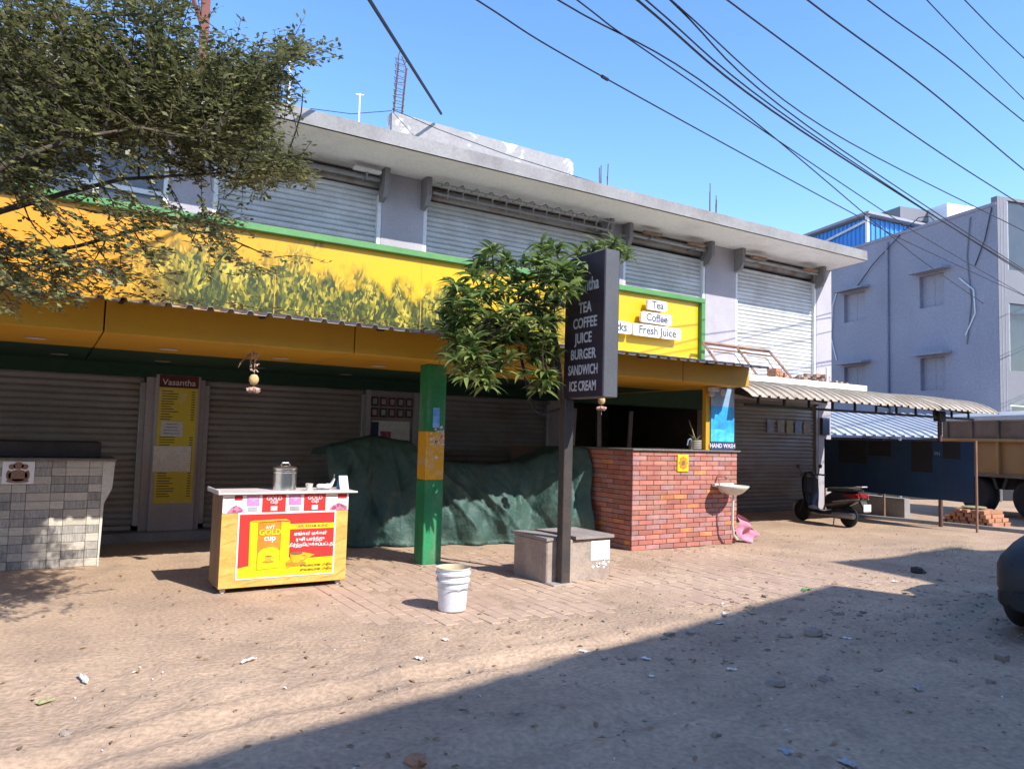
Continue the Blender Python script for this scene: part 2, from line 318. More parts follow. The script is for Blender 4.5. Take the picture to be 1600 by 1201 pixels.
# ------------------------------------------------------------------ mesh helpers
class MB:
    def __init__(s): s.v = []; s.f = []
    def add(s, vs, fs):
        o = len(s.v); s.v += [tuple(p) for p in vs]; s.f += [tuple(i + o for i in f) for f in fs]; return s
    def box(s, x0, x1, y0, y1, z0, z1):
        return s.add([(x0, y0, z0), (x1, y0, z0), (x1, y1, z0), (x0, y1, z0), (x0, y0, z1), (x1, y0, z1), (x1, y1, z1), (x0, y1, z1)],
                     [(0, 3, 2, 1), (4, 5, 6, 7), (0, 1, 5, 4), (1, 2, 6, 5), (2, 3, 7, 6), (3, 0, 4, 7)])
    def cbox(s, x0, x1, y0, y1, z0, z1, c=0.01):
        # box with chamfered edges
        vs, ix = [], {}
        X, Y, Z = (x0, x1), (y0, y1), (z0, z1)
        for i in (0, 1):
            for j in (0, 1):
                for k in (0, 1):
                    si, sj, sk = (1, -1)[i], (1, -1)[j], (1, -1)[k]
                    ix[i, j, k, 0] = len(vs); vs.append((X[i], Y[j] + sj * c, Z[k] + sk * c))
                    ix[i, j, k, 1] = len(vs); vs.append((X[i] + si * c, Y[j], Z[k] + sk * c))
                    ix[i, j, k, 2] = len(vs); vs.append((X[i] + si * c, Y[j] + sj * c, Z[k]))
        fs = []
        for a in (0, 1):
            q = [ix[a, 0, 0, 0], ix[a, 1, 0, 0], ix[a, 1, 1, 0], ix[a, 0, 1, 0]]; fs.append(q if a else q[::-1])
            q = [ix[0, a, 0, 1], ix[1, a, 0, 1], ix[1, a, 1, 1], ix[0, a, 1, 1]]; fs.append(q[::-1] if a else q)
            q = [ix[0, 0, a, 2], ix[1, 0, a, 2], ix[1, 1, a, 2], ix[0, 1, a, 2]]; fs.append(q if a else q[::-1])
        for a in (0, 1):
            for b in (0, 1):
                fs.append([ix[a, b, 0, 0], ix[a, b, 1, 0], ix[a, b, 1, 1], ix[a, b, 0, 1]])
                fs.append([ix[a, 0, b, 0], ix[a, 1, b, 0], ix[a, 1, b, 2], ix[a, 0, b, 2]])
                fs.append([ix[0, a, b, 1], ix[1, a, b, 1], ix[1, a, b, 2], ix[0, a, b, 2]])
        for i in (0, 1):
            for j in (0, 1):
                for k in (0, 1):
                    fs.append([ix[i, j, k, 0], ix[i, j, k, 1], ix[i, j, k, 2]])
        return s.add(vs, fs)
    def quad(s, a, b, c, d): return s.add([a, b, c, d], [(0, 1, 2, 3)])
    def prism(s, poly, axis, a, b):
        # poly of 2D points extruded along axis between a and b
        n = len(poly)
        def P(p, t):
            if axis == 'x': return (t, p[0], p[1])
            if axis == 'y': return (p[0], t, p[1])
            return (p[0], p[1], t)
        vs = [P(p, a) for p in poly] + [P(p, b) for p in poly]
        fs = [tuple(range(n))[::-1], tuple(range(n, 2 * n))] + [(i, (i + 1) % n, n + (i + 1) % n, n + i) for i in range(n)]
        return s.add(vs, fs)
    def tube(s, pts, r, n=6, r1=None, cap=True):
        pts = [Vector(p) for p in pts]; m = len(pts)
        if m < 2: return s
        vs, fs = [], []
        t0 = (pts[1] - pts[0]).normalized()
        a = Vector((0, 0, 1)) if abs(t0.z) < 0.9 else Vector((1, 0, 0))
        nx = t0.cross(a).normalized()
        for i, p in enumerate(pts):
            t = (pts[min(i + 1, m - 1)] - pts[max(i - 1, 0)])
            if t.length < 1e-9: t = t0
            t.normalize()
            nx = (nx - t * nx.dot(t))
            if nx.length < 1e-6: nx = t.orthogonal()
            nx.normalize(); ny = t.cross(nx)
            rr = r if r1 is None else r + (r1 - r) * i / (m - 1)
            for k in range(n):
                an = 2 * math.pi * k / n
                vs.append(p + nx * math.cos(an) * rr + ny * math.sin(an) * rr)
        for i in range(m - 1):
            for k in range(n):
                k2 = (k + 1) % n
                fs.append((i * n + k, i * n + k2, (i + 1) * n + k2, (i + 1) * n + k))
        if cap:
            fs.append(tuple(range(n))[::-1]); fs.append(tuple(range((m - 1) * n, m * n)))
        return s.add(vs, fs)
    def lathe(s, prof, c=(0, 0, 0), n=20, axis='z', sx=1.0, sy=1.0, cap=True):
        vs, fs = [], []
        for (r, z) in prof:
            for k in range(n):
                an = 2 * math.pi * k / n
                x, y = r * math.cos(an) * sx, r * math.sin(an) * sy
                p = (x, y, z) if axis == 'z' else ((x, z, y) if axis == 'y' else (z, x, y))
                vs.append((c[0] + p[0], c[1] + p[1], c[2] + p[2]))
        for i in range(len(prof) - 1):
            for k in range(n):
                k2 = (k + 1) % n
                fs.append((i * n + k, i * n + k2, (i + 1) * n + k2, (i + 1) * n + k))
        if cap and prof[0][0] > 1e-6: fs.append(tuple(range(n))[::-1])
        if cap and prof[-1][0] > 1e-6: fs.append(tuple(range((len(prof) - 1) * n, len(prof) * n)))
        return s.add(vs, fs)
    def loft(s, secs, n=16):
        # secs: (x, zc, half_width, half_height, exponent[, yc]) rings across x
        vs, fs = [], []
        for q in secs:
            x, zc, hw, hh, ex = q[:5]; yc = q[5] if len(q) > 5 else 0
            for k in range(n):
                an = 2 * math.pi * (k + 0.5) / n
                c_, s_ = math.cos(an), math.sin(an)
                vs.append((x, yc + hw * math.copysign(abs(c_) ** (2 / ex), c_), zc + hh * math.copysign(abs(s_) ** (2 / ex), s_)))
        m = len(secs)
        for i in range(m - 1):
            for k in range(n):
                k2 = (k + 1) % n
                fs.append((i * n + k, i * n + k2, (i + 1) * n + k2, (i + 1) * n + k))
        fs.append(tuple(range(n))[::-1]); fs.append(tuple(range((m - 1) * n, m * n)))
        return s.add(vs, fs)
    def build(s, name, material, parent=None, local=False, smooth=False, loc=None):
        off = Vector((0, 0, 0))
        if parent is not None and not local: off = wloc(parent)
        me = bpy.data.meshes.new(name)
        base = Vector(loc) if loc is not None else Vector((0, 0, 0))
        d = off + base
        me.from_pydata([(p[0] - d.x, p[1] - d.y, p[2] - d.z) for p in s.v], [], s.f)
        me.update()
        if smooth: me.polygons.foreach_set('use_smooth', [True] * len(me.polygons))
        me.materials.append(M[material] if isinstance(material, str) else material)
        o = bpy.data.objects.new(name, me); COL.objects.link(o)
        if parent is not None:
            o.parent = parent; o.location = base
        elif loc is not None: o.location = base
        return o

def wloc(o):
    v = Vector((0, 0, 0))
    while o is not None:
        v = v + o.location; o = o.parent
    return v

def tag(o, label=None, cat=None, group=None, kind=None):
    if label: o['label'] = label
    if cat: o['category'] = cat
    if group: o['group'] = group
    if kind: o['kind'] = kind
    return o

def thing(name, label, cat, loc=(0, 0, 0), rotz=0.0, group=None, kind=None):
    o = bpy.data.objects.new(name, None); COL.objects.link(o)
    o.empty_display_size = 0.2
    o.location = loc; o.rotation_euler = (0, 0, rotz)
    return tag(o, label, cat, group, kind)

def inst(name, mesh, parent=None, loc=(0, 0, 0), rot=(0, 0, 0), scale=(1, 1, 1)):
    o = bpy.data.objects.new(name, mesh); COL.objects.link(o)
    o.parent = parent; o.location = loc; o.rotation_euler = rot; o.scale = scale
    return o

def smooth_angle(o, deg=35):
    me = o.data
    me.polygons.foreach_set('use_smooth', [True] * len(me.polygons))
    try: me.set_sharp_from_angle(angle=R(deg))
    except Exception: pass
    return o

def text(body, parent, loc, size, material, rot=(R(90), 0, 0), extrude=0.0015, bold=0.0, align='CENTER', local=False, name='lettering', sx=1.0, spacing=1.0):
    c = bpy.data.curves.new(name, 'FONT')
    c.body = body; c.size = size; c.extrude = extrude; c.offset = bold * size
    c.align_x = align; c.align_y = 'CENTER'; c.resolution_u = 3; c.space_character = spacing
    c.materials.append(M[material])
    o = bpy.data.objects.new(name, c); COL.objects.link(o)
    o.rotation_euler = rot; o.scale = (sx, 1, 1)
    if parent is not None:
        o.parent = parent
        o.location = Vector(loc) - (Vector((0, 0, 0)) if local else wloc(parent))
    else: o.location = loc
    return o

# pixel (of the 1600 wide photograph) -> world, used once to lay trees and wires out in space
def ray(px, py): return _f + _r * ((px - 800) / 1171.4) - _u * ((py - 600.5) / 1171.4)
def at_y(px, py, Y):
    d = ray(px, py); return Vector((0, 0, EYE)) + d * (Y / d.y)
def at_z(px, py, z=0.0):
    d = ray(px, py); return Vector((0, 0, EYE)) + d * ((z - EYE) / d.z)

def arcpts(c, r, a0, a1, n, plane='xz'):
    out = []
    for i in range(n + 1):
        a = a0 + (a1 - a0) * i / n
        x, z = r * math.cos(a), r * math.sin(a)
        out.append((c[0] + x, c[1], c[2] + z) if plane == 'xz' else ((c[0], c[1] + x, c[2] + z) if plane == 'yz' else (c[0] + x, c[1] + z, c[2])))
    return out

# ================================================================== GROUND
def ground_h(x, y):
    # dusty pavement near the shops, uneven dirt road in front
    edge = 5.0 + 0.25 * math.sin(x * 0.7) + (0.9 if x < 1 else 0.9 * max(0, 1 - (x - 1) / 2.0))
    t = min(max((edge - y) / 0.9, 0), 1)
    n1 = mnoise.noise(Vector((x * 0.9, y * 0.9, 0.3)))
    n2 = mnoise.noise(Vector((x * 3.1, y * 3.1, 5.3)))
    n3 = mnoise.noise(Vector((x * 8.5, y * 8.5, 2.3)))
    pave = -0.0025 + 0.008 * n1 + 0.0045 * n2
    if x > 8.2: pave = max(pave, 0.004 * n2 + 0.004)
    if x < 2.2: pave = pave * 0.3 + 0.003
    n4 = mnoise.noise(Vector((x * 17, y * 17, 7.7)))
    road = -0.012 + 0.034 * n1 + 0.022 * n2 + 0.013 * n3 + 0.006 * n4 + 0.02 * max(0, mnoise.noise(Vector((x * 1.6, y * 4.2, 4.4))) - .15)
    for yr in (2.75 + .12 * x, 3.95 + .13 * x):
        dr = (y - yr - .12 * math.sin(x * .9)) / .11
        road += -.030 * math.exp(-dr * dr) + .017 * math.exp(-((abs(dr) - 1.7) / .6) ** 2)
    h = pave * (1 - t) + road * t
    # low mound of soil near the lane corner
    d = ((x - 10.75) / 0.75) ** 2 + ((y - 5.75) / 0.45) ** 2
    h += 0.09 * math.exp(-d) * (1 + 0.4 * n2 + 0.3 * n3)
    return h
def axis(a, b, step, far):
    core = list(np.arange(a, b + 1e-6, step))
    lo, hi = [], []
    s = step; v = a
    while v > -far: s *= 1.6; v -= s; lo.append(v)
    s = step; v = b
    while v < far: s *= 1.6; v += s; hi.append(v)
    return lo[::-1] + core + hi
gx = axis(-2.5, 16.0, 0.052, 900); gy = axis(1.2, 11.4, 0.05, 900)
gv = [(x, y, ground_h(x, y) if (-4 < x < 18 and 0 < y < 13) else -0.01) for y in gy for x in gx]
nx = len(gx)
gf = [(j * nx + i, j * nx + i + 1, (j + 1) * nx + i + 1, (j + 1) * nx + i) for j in range(len(gy) - 1) for i in range(nx - 1)]
g = MB(); g.v = gv; g.f = gf
ground = g.build('ground', 'dirt', smooth=True); tag(ground, kind='structure')

# pavers: nearest in view as single pieces, the rest joined
pavement = thing('pavement', 'dusty pink block paving in front of the tea shop', 'pavement', (0, 0, 0), kind='structure')
pl, pw, gap = 0.236, 0.118, 0.0045
cands = []
for i in range(int((8.6 - 1.6) / pw)):
    x = 1.6 + i * pw
    for j in range(int((9.9 - 4.9) / pl) + 1):
        y = 4.9 + j * pl + (pl / 2 if i % 2 else 0)
        edge = 5.02 + 0.25 * math.sin(x * 0.7) + 0.12 * mnoise.noise(Vector((x * 2, 1, 0)))
        if x < 3.0: edge += 0.5 * (3.0 - x)
        if y < edge or y > 9.2: continue
        if 6.7 < x + pw and y + pl > 7.75: continue
        if 4.4 < x < 5.35 and 6.2 < y < 7.05: continue
        cands.append((x, y))
cands.sort(key=lambda p: (p[0] - 4.8) ** 2 * 0.5 + (p[1] - 5.6) ** 2)
def paver_mb(): return MB().cbox(0, pw - gap, 0, pl - gap, -0.04, 0, 0.004)
pm_ = bpy.data.meshes.new('paver'); _p = paver_mb(); pm_.from_pydata(_p.v, [], _p.f); pm_.materials.append(M['paver'])
rest = MB()
for k, (x, y) in enumerate(cands):
    dz = rng.uniform(-0.003, 0.003); 
    if k < 290:
        inst('paver', pm_, pavement, (x, y, dz), (rng.uniform(-.006, .006), rng.uniform(-.01, .01), 0))
    else: rest.cbox(x, x + pw - gap, y, y + pl - gap, -0.04, dz, 0.004)
o = rest.build('paver_field', 'paver', pavement); o['kind'] = 'stuff'

# ================================================================== SHOP BUILDING
WY = 11.0
shop = thing('shop_building', 'two storey grey shop building with white roller shutters and concrete roof slab', 'building', (0, WY, 0))
def piece(name, matn, *boxes, parent=shop, c=None):
    m = MB()
    for b in boxes: (m.cbox(*b, c) if c else m.box(*b))
    return m.build(name, matn, parent)
# upper piers, walls
for a, b in ((1.25, 1.81), (4.32, 5.04), (8.8, 9.27), (11.49, 12.4), (15.13, 15.68)):
    piece('pier', 'paint_grey', (a, b, WY, WY + 0.3, 2.62, 5.61))
MB().prism([(15.5, WY + .302), (15.66, WY + .302), (17.65, 19), (17.5, 19)], 'z', 0, 5.6).build('side_wall', 'paint_grey', shop)
piece('back_wall', 'paint_grey', (-8, 17.6, 19.01, 19.2, 0, 5.6), (-8.2, -8, 11, 19.2, 0, 5.6))
piece('inner_wall', 'dark_recess', (-8, 15.5, WY + 0.42, WY + 0.5, 2.62, 5.60))
piece('upper_floor', 'dark_recess', (-8, 15.5, WY + 0.02, 19, 2.55, 2.62))
# roof slab with a slightly uneven front edge
m = MB()
xs = np.linspace(-8, 15.66, 60)
vs, fs = [], []
for i, x in enumerate(xs):
    j1 = 0.012 * mnoise.noise(Vector((x * 1.3, 0, 0))); j2 = 0.010 * mnoise.noise(Vector((x * 1.7, 5, 0)))
    t_ = (x + 8) / 23.66; xf, xb = -8 + t_ * 23.36, -8 + t_ * 25.8
    vs += [(xf, 9.87 + j2, 5.615 + j2 * .5), (xf, 9.87 + j1, 5.825 + j1), (xb, 19.3, 5.865), (xb, 19.3, 5.655)]
for i in range(len(xs) - 1):
    a, b = 4 * i, 4 * i + 4
    fs += [(a, b, b + 1, a + 1), (a + 1, b + 1, b + 2, a + 2), (a + 2, b + 2, b + 3, a + 3)]
fs += [(0, 1, 2, 3), tuple(4 * (len(xs) - 1) + k for k in (3, 2, 1, 0))]
m.add(vs, fs); m.build('roof_slab', 'concrete', shop)
MB().add([(-8, 9.9, 5.609), (15.36, 9.9, 5.609), (15.66, 11.3, 5.617), (-8, 11.3, 5.617)], [(0, 3, 2, 1)]).build('slab_soffit', 'soffit_white', shop)
# corbels under the slab beside each shutter
for x in (4.30, 5.02, 8.80, 9.26, 11.46, 12.38, 15.12):
    MB().prism([(WY - .002, 5.608), (WY - .002, 5.12), (WY - 0.16, 5.16), (WY - 0.24, 5.30), (WY - 0.24, 5.605)], 'x', x - 0.04, x + 0.04).build('corbel', 'corbel_grey', shop)
# ---- shutters
def slat_mesh(name, matn):
    m = MB(); prof = []
    H = 0.085
    prof = [(0.004, 0.0), (0.004, 0.011), (-0.012, 0.0115), (-0.021, 0.026), (-0.024, 0.045), (-0.021, 0.066), (-0.010, 0.0835), (0.004, H)]
    vs = []; n = len(prof)
    for x in (0, 1):
        vs += [(x, p[0], p[1]) for p in prof] + [(x, 0.012, H), (x, 0.012, 0)]
    k = n + 2
    m.add(vs, [(i, (i + 1) % k, k + (i + 1) % k, k + i) for i in range(k)] + [tuple(range(k)), tuple(range(k, 2 * k))[::-1]])
    me = bpy.data.meshes.new(name); me.from_pydata(m.v, [], [tuple(reversed(f)) for f in m.f]); me.update()
    me.materials.append(M[matn]); return me
SL_W, SL_G = slat_mesh('slat', 'slat_white'), slat_mesh('slat_g', 'slat_grey')
def shutter(x0, x1, z0, z1, me, rail, y=WY + 0.10):
    sh = bpy.data.objects.new('shutter', None); COL.objects.link(sh); sh.parent = shop
    sh.location = (x0, y - WY, z0)
    n = int((z1 - z0) / 0.085)
    for k in range(n):
        inst('slat', me, sh, (0.02 + rng.uniform(-.004, .004), rng.uniform(-.0015, .0015), k * 0.0852), (rng.uniform(-.05, .05), rng.uniform(-.0012, .0012), 0), (x1 - x0 - 0.04, 1, 1))
    for a, b in ((x0, x0 + 0.07), (x1 - 0.07, x1)):
        MB().cbox(a, b, y - 0.09, y + 0.01, z0, z1 - 0.12, 0.006).build('guide_rail', rail, sh)
    MB().cbox(x0 + .08, x1 - .08, y - 0.03, y + 0.02, z0 - 0.06, z0 - 0.003, 0.004).build('bottom_bar', rail, sh)
    return sh
upper = ((1.81, 4.32, 3.2), (5.04, 8.8, 3.2), (9.27, 11.49, 2.9), (12.4, 15.13, 2.9))
for i, (a, b, z0) in enumerate(upper):
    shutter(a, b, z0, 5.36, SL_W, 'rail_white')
    rl = MB()
    rl.lathe([(0.0, a + .02), (0.13, a + .02), (0.13, b - .02), (0.0, b - .02)], (0, WY + 0.2, 5.46), 16, 'x')
    smooth_angle(rl.build('shutter_roll', 'sheet_metal', shop))
    if i != 1:
        rl = MB().lathe([(0.0, a + .1), (0.035, a + .1), (0.035, b - .1), (0.0, b - .1)], (0, WY - 0.1, 5.43), 10, 'x')
        smooth_angle(rl.build('pipe', 'steel_grey', shop))
# ground floor piers, shutters, lintel
for a, b in ((1.12, 1.85), (4.2, 4.27), (5.0, 5.07), (7.65, 8.1), (11.6, 12.1), (15.2, 15.66)):
    piece('pier', 'paint_grey', (a, b, WY + 0.004, WY + 0.3, 0, 2.56))
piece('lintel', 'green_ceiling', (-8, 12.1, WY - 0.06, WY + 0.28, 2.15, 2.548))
piece('lintel', 'paint_grey', (12.1, 15.5, WY - 0.02, WY + 0.28, 2.42, 2.548))
piece('plinth', 'concrete', (-8, 7.6, WY - 0.2, WY + 0.3, -0.05, 0.12), c=0.012)
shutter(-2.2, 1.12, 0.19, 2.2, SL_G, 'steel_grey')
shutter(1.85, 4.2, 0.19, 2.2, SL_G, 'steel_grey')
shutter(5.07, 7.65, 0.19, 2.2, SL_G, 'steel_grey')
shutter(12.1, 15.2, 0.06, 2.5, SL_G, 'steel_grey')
piece('pier', 'paint_grey', (-8, -2.2, WY, WY + 0.3, 0, 2.55))
# door between the shutters, papered with small prints
piece('door_leaf', 'slat_grey', (4.27, 5.0, WY + 0.05, WY + 0.1, 0.12, 2.15))
# open dark kitchen behind the brick counter
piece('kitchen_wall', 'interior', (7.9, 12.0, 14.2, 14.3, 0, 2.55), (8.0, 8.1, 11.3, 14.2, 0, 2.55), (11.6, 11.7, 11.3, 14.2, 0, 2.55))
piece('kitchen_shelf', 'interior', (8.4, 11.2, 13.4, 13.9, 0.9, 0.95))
for x, t in ((9.05, 0.05), (9.75, -.02), (10.55, 0.06)):
    MB().prism([(x, 1.15), (x + .11, 1.15), (x + .11 + t, 2.1), (x + t, 2.1)], 'y', 12.3, 12.34).build('pale_upright', 'steel_grey', shop)
# ---- glazed bay at the left of the upper floor
bay = bpy.data.objects.new('window_bay', None); COL.objects.link(bay); bay.parent = shop; bay.location = (0, 0, 0)
xm = [-3.0, -2.1, -1.3, -0.46, 0.38, 1.21]
for x in xm:
    MB().cbox(x - 0.035, x + 0.035, WY - 0.03, WY + 0.06, 3.1, 5.61, 0.006).build('mullion', 'rail_white', bay)
for i in range(len(xm) - 1):
    a, b = xm[i] + .037, xm[i + 1] - .037
    MB().cbox(a, b, WY - 0.025, WY + 0.05, 4.585, 4.655, 0.006).build('transom', 'rail_white', bay)
    MB().box(a, b, WY + 0.012, WY + 0.022, 3.1, 4.583).build('pane', 'glass_dark', bay)
    MB().box(a, b, WY + 0.012, WY + 0.022, 4.657, 5.60).build('pane', 'glass_dark', bay)
piece('pier', 'paint_grey', (-8, -3.05, WY, WY + 0.3, 2.62, 5.60))
# small tube lights on brackets
for x, z in ((3.97, 5.5), (9.8, 5.49), (11.0, 5.47), (12.87, 5.47), (14.6, 5.45)):
    t = thing('tube_light', '', 'light', (x, 10.78, z), group='tube lights above the upper shutters')
    t['label'] = {3.97: 'tube light fitting under the slab above the leftmost roller shutter', 9.8: 'tube light above the third shutter, nearer the sign',
                  11.0: 'tube light above the third shutter, nearer the wide pier', 12.87: 'tube light above the last shutter, beside the wide pier',
                  14.6: 'tube light above the last shutter, near the building corner'}[x]
    MB().cbox(-.22, .22, -.05, .05, -.025, .025, .008).build('casing', 'rail_white' if x < 5 else 'brown_frame', t, local=True)
    MB().tube([(0, 0, -.02), (0, .02, -.09), (0, .22, -.10)], 0.014, 6).build('bracket', 'steel_grey', t, local=True)
# hooked awning frame over the second shutter
fr = thing('awning_frame', 'steel pipe with a row of curved hooks above the second roller shutter', 'awning frame', (5.1, 10.75, 5.35))
MB().tube([(5.08, 10.75, 5.36), (8.78, 10.75, 5.36)], 0.022, 8).build('pipe', 'steel_grey', fr)
MB().tube([(5.08, 10.62, 5.48), (8.78, 10.62, 5.48)], 0.014, 8).build('pipe', 'steel_grey', fr)
for k in range(13):
    x = 5.3 + k * 0.275
    MB().tube([(x, 10.9, 5.56), (x, 10.68, 5.55), (x, 10.60, 5.48), (x, 10.66, 5.40), (x - .01, 10.64, 5.30), (x - .03, 10.60, 5.26)], 0.011, 6).build('hook', 'steel_grey', fr)
# rooftop: rough parapet stub with rebar
par = MB()
nxp, nzp = 40, 10
top = lambda x: 7.09 - 0.022 * abs(mnoise.noise(Vector((x * 3, 0, 0)))) - max(0, (x - 8.66)) * 0.5
pts = [(4.83 + (8.76 - 4.83) * i / nxp) for i in range(nxp + 1)]
vs = []
for x in pts: vs += [(x, 12.0 + .01 * mnoise.noise(Vector((x * 4, 1, 1))), 5.8), (x, 12.0, top(x)), (x, 12.22, top(x)), (x, 12.22, 5.8)]
fs = []
for i in range(nxp):
    a, b = 4 * i, 4 * i + 4
    fs += [(a, b, b + 1, a + 1), (a + 1, b + 1, b + 2, a + 2), (a + 2, b + 2, b + 3, a + 3)]
fs += [(0, 1, 2, 3), tuple(4 * nxp + k for k in (3, 2, 1, 0))]
par.add(vs, fs).build('roof_parapet', 'plaster_rough', shop)
# rebar column cage
cg = thing('rebar_cage', 'tall cage of column rebar rising from the parapet on the roof', 'rebar', (4.95, 12.1, 7.0))
for i, (dx, dy) in enumerate(((0, 0), (.06, .12), (.2, .12), (.17, 0))):
    pts = [(4.86 + dx, 12.05 + dy, 6.9), (4.88 + dx + .02, 12.05 + dy, 7.6), (4.90 + dx + .03, 12.05 + dy, 8.15 - .06 * i)]
    if i == 2: pts += [(4.84 + dx, 12.05 + dy, 8.22)]
    if i == 0: pts += [(4.97 + dx, 12.05 + dy, 8.30)]
    MB().tube(pts, 0.010, 5).build('bar', 'rebar', cg)
for k in range(9):
    z = 7.16 + k * 0.115; s = .02 * (z - 7) 
    w = rng.uniform(-.02, .02)
    MB().tube([(4.85 + s, 12.03, z), (4.92 + s, 12.18, z + w), (5.07 + s, 12.18, z - w), (5.05 + s, 12.03, z + w), (4.83 + s, 12.03, z)], 0.006, 4).build('tie', 'rebar', cg)
for nm, x0, hs, lab in (('a', 9.5, (.42, .5, .36, .55, .3), 'short cluster of rebar ends on the roof near the parapet stub'),
                        ('b', 12.7, (.55, .28, .8, .5, .32, .45), 'taller cluster of rebar ends on the roof near the far corner')):
    t = thing('rebar_cluster', lab, 'rebar', (x0, 12, 6.4), group='rebar starter bars on the roof')
    MB().cbox(x0 - .1, x0 + .3, 11.95, 12.25, 5.86, 6.62, .01).build('stub', 'concrete', t)
    for k, h in enumerate(hs):
        x = x0 - .06 + .065 * k
        MB().tube([(x, 12.0 + .05 * (k % 3), 6.5), (x + rng.uniform(-.03, .03), 12.0 + .05 * (k % 3), 6.66 + h)], 0.010, 5).build('bar', 'rebar', t)
# water tank, pipes, red steel column, flag pole
t = thing('water_tank', 'white water tank on the roof beside the tree crown', 'water tank', (3.3, 13.4, 5.87))
smooth_angle(MB().lathe([(0.0, 5.87), (.55, 5.87), (.55, 6.75), (.5, 6.95), (.25, 7.15), (.2, 7.2), (0, 7.2)], (3.1, 13.4, 0), 20).build('tank_body', 'tank_white', t))
MB().tube([(3.72, 13.0, 5.9), (3.72, 13.0, 7.15), (3.62, 13.0, 7.15)], .02, 6).build('pipe', 'tank_white', t)
MB().tube([(3.86, 13.0, 5.9), (3.86, 13.0, 7.0)], .02, 6).build('pipe', 'tank_white', t)
t = thing('roof_pipe', 'thin white pipe with a cross top standing on the roof', 'pipe', (4.24, 12, 5.87))
MB().tube([(4.24, 12, 5.87), (4.23, 12, 7.25)], .014, 6).build('pipe', 'tank_white', t)
MB().tube([(4.16, 12, 7.22), (4.30, 12, 7.24)], .010, 6).build('cross_bar', 'tank_white', t)
tag(MB().tube([(3.31, 13, 5.87), (3.29, 13, 8.1)], .022, 6).build('roof_pole', 'tank_white'), 'slim white pole on the roof rising beside the tree tip', 'pole')
t = thing('steel_column', 'rust red steel column with a brace above the tree on the roof', 'steel column', (1.85, 13, 5.87))
MB().box(1.80, 1.93, 12.95, 13.08, 5.87, 10.2).build('column', 'red_oxide', t)
MB().tube([(1.8, 13.0, 8.2), (1.45, 13.0, 9.1)], .035, 6).build('brace', 'red_oxide', t)
tag(MB().tube([(3.4, 12.0, 6.77), (4.1, 12.0, 6.86), (4.82, 12.0, 7.10)], .006, 4).build('roof_wire', 'wire_black'), 'thin wire running from the tank to the parapet stub', 'wire')
tag(MB().tube([(4.82, 11.98, 7.12), (5.6, 11.7, 6.85), (6.6, 11.0, 6.4), (7.5, 10.1, 5.93), (8.4, 10.03, 5.87), (9.2, 10.03, 5.86)], .007, 4).build('slack_wire', 'wire_black'), 'slack wire crossing the face of the parapet stub', 'wire')

# ---- ledge (sunshade) at first floor, right half
led = MB().prism([(8.75, 9.9), (15.37, 9.9), (15.64, 10.998), (8.75, 10.998)], 'z', 2.65, 2.815).build('ledge', 'soffit_white', shop)

# ================================================================== CANOPY
CX0, CX1 = -6.0, 8.62
can = thing('shop_canopy', 'yellow canopy with fascia panels and soffit over the shopfront', 'canopy', (0, 7.4, 2.3))
jx = [-6.0, -4.15, -1.88, 0.389, 2.66, 4.93, 7.30, 8.62]
for i in range(len(jx) - 1):
    a, b = jx[i] + .006, jx[i + 1] - .006
    MB().cbox(a, b, 7.38, 7.42, 2.30 + rng.uniform(-.004, .004), 2.60, .005).build('fascia_panel', 'orange_panel', can)
    MB().cbox(a, b, 7.425, 9.0, 2.305, 2.335, .004).build('soffit_panel', 'orange_panel', can)
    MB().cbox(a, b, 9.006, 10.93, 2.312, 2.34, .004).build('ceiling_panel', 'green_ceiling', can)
MB().box(8.60, 8.64, 7.425, 10.9, 2.30, 2.60).build('end_panel', 'orange_panel', can)
MB().box(CX0, CX1 - .03, 7.43, 10.9, 2.36, 2.40).build('backing', 'dark_recess', can)
for x, y in ((-.12, 8.4), (1.05, 8.5), (2.22, 8.53), (3.4, 8.57), (4.5, 8.6), (5.55, 8.65), (6.7, 8.6)):
    MB().lathe([(0, 2.3035), (.085, 2.3035), (.095, 2.2985), (0, 2.2985)][::-1], (x, y, 0), 16).build('downlight', 'letter_white', can)
for x, y in ((1.2, 10.2), (2.36, 10.2), (3.6, 10.3), (5.95, 10.4), (.1, 10.2)):
    MB().lathe([(0, 2.3105), (.085, 2.3105), (.095, 2.305), (0, 2.305)][::-1], (x, y, 0), 16).build('downlight', 'paper_grey', can)
# corrugated sheet over the canopy
def corr_profile(x0, x1, per, amp):
    out = []; x = x0
    while x < x1:
        for fx, z in ((0, 0), (.62, 0), (.70, amp), (.92, amp)):
            if x + fx * per <= x1: out.append((x + fx * per, z))
        x += per
    return out
pr_ = corr_profile(-6.0, 8.72, 0.172, 0.034)
sh = MB(); vs = []
for (x, z) in pr_:
    wob = .01 * mnoise.noise(Vector((x * .8, 2, 0)))
    vs += [(x, 7.03 + wob, 2.585 + z - .045 + wob), (x, 10.72, 3.03 + z)]
fs = [(2 * i, 2 * i + 2, 2 * i + 3, 2 * i + 1) for i in range(len(pr_) - 1)]
sh.add(vs, fs)
n0 = len(sh.v)
sh.add([(x, y, z - .006) for x, y, z in vs], [tuple(reversed(f)) for f in fs])
for i in range(len(pr_) - 1): sh.f.append((2 * i, n0 + 2 * i, n0 + 2 * i + 2, 2 * i + 2))
sh.build('corrugated_sheet', 'sheet_metal', can)
for x in np.arange(-5.5, 8.6, 1.2):
    MB().tube([(x, 7.2, 2.555), (x, 10.7, 2.97)], .02, 4).build('rafter', 'dark_steel', can)
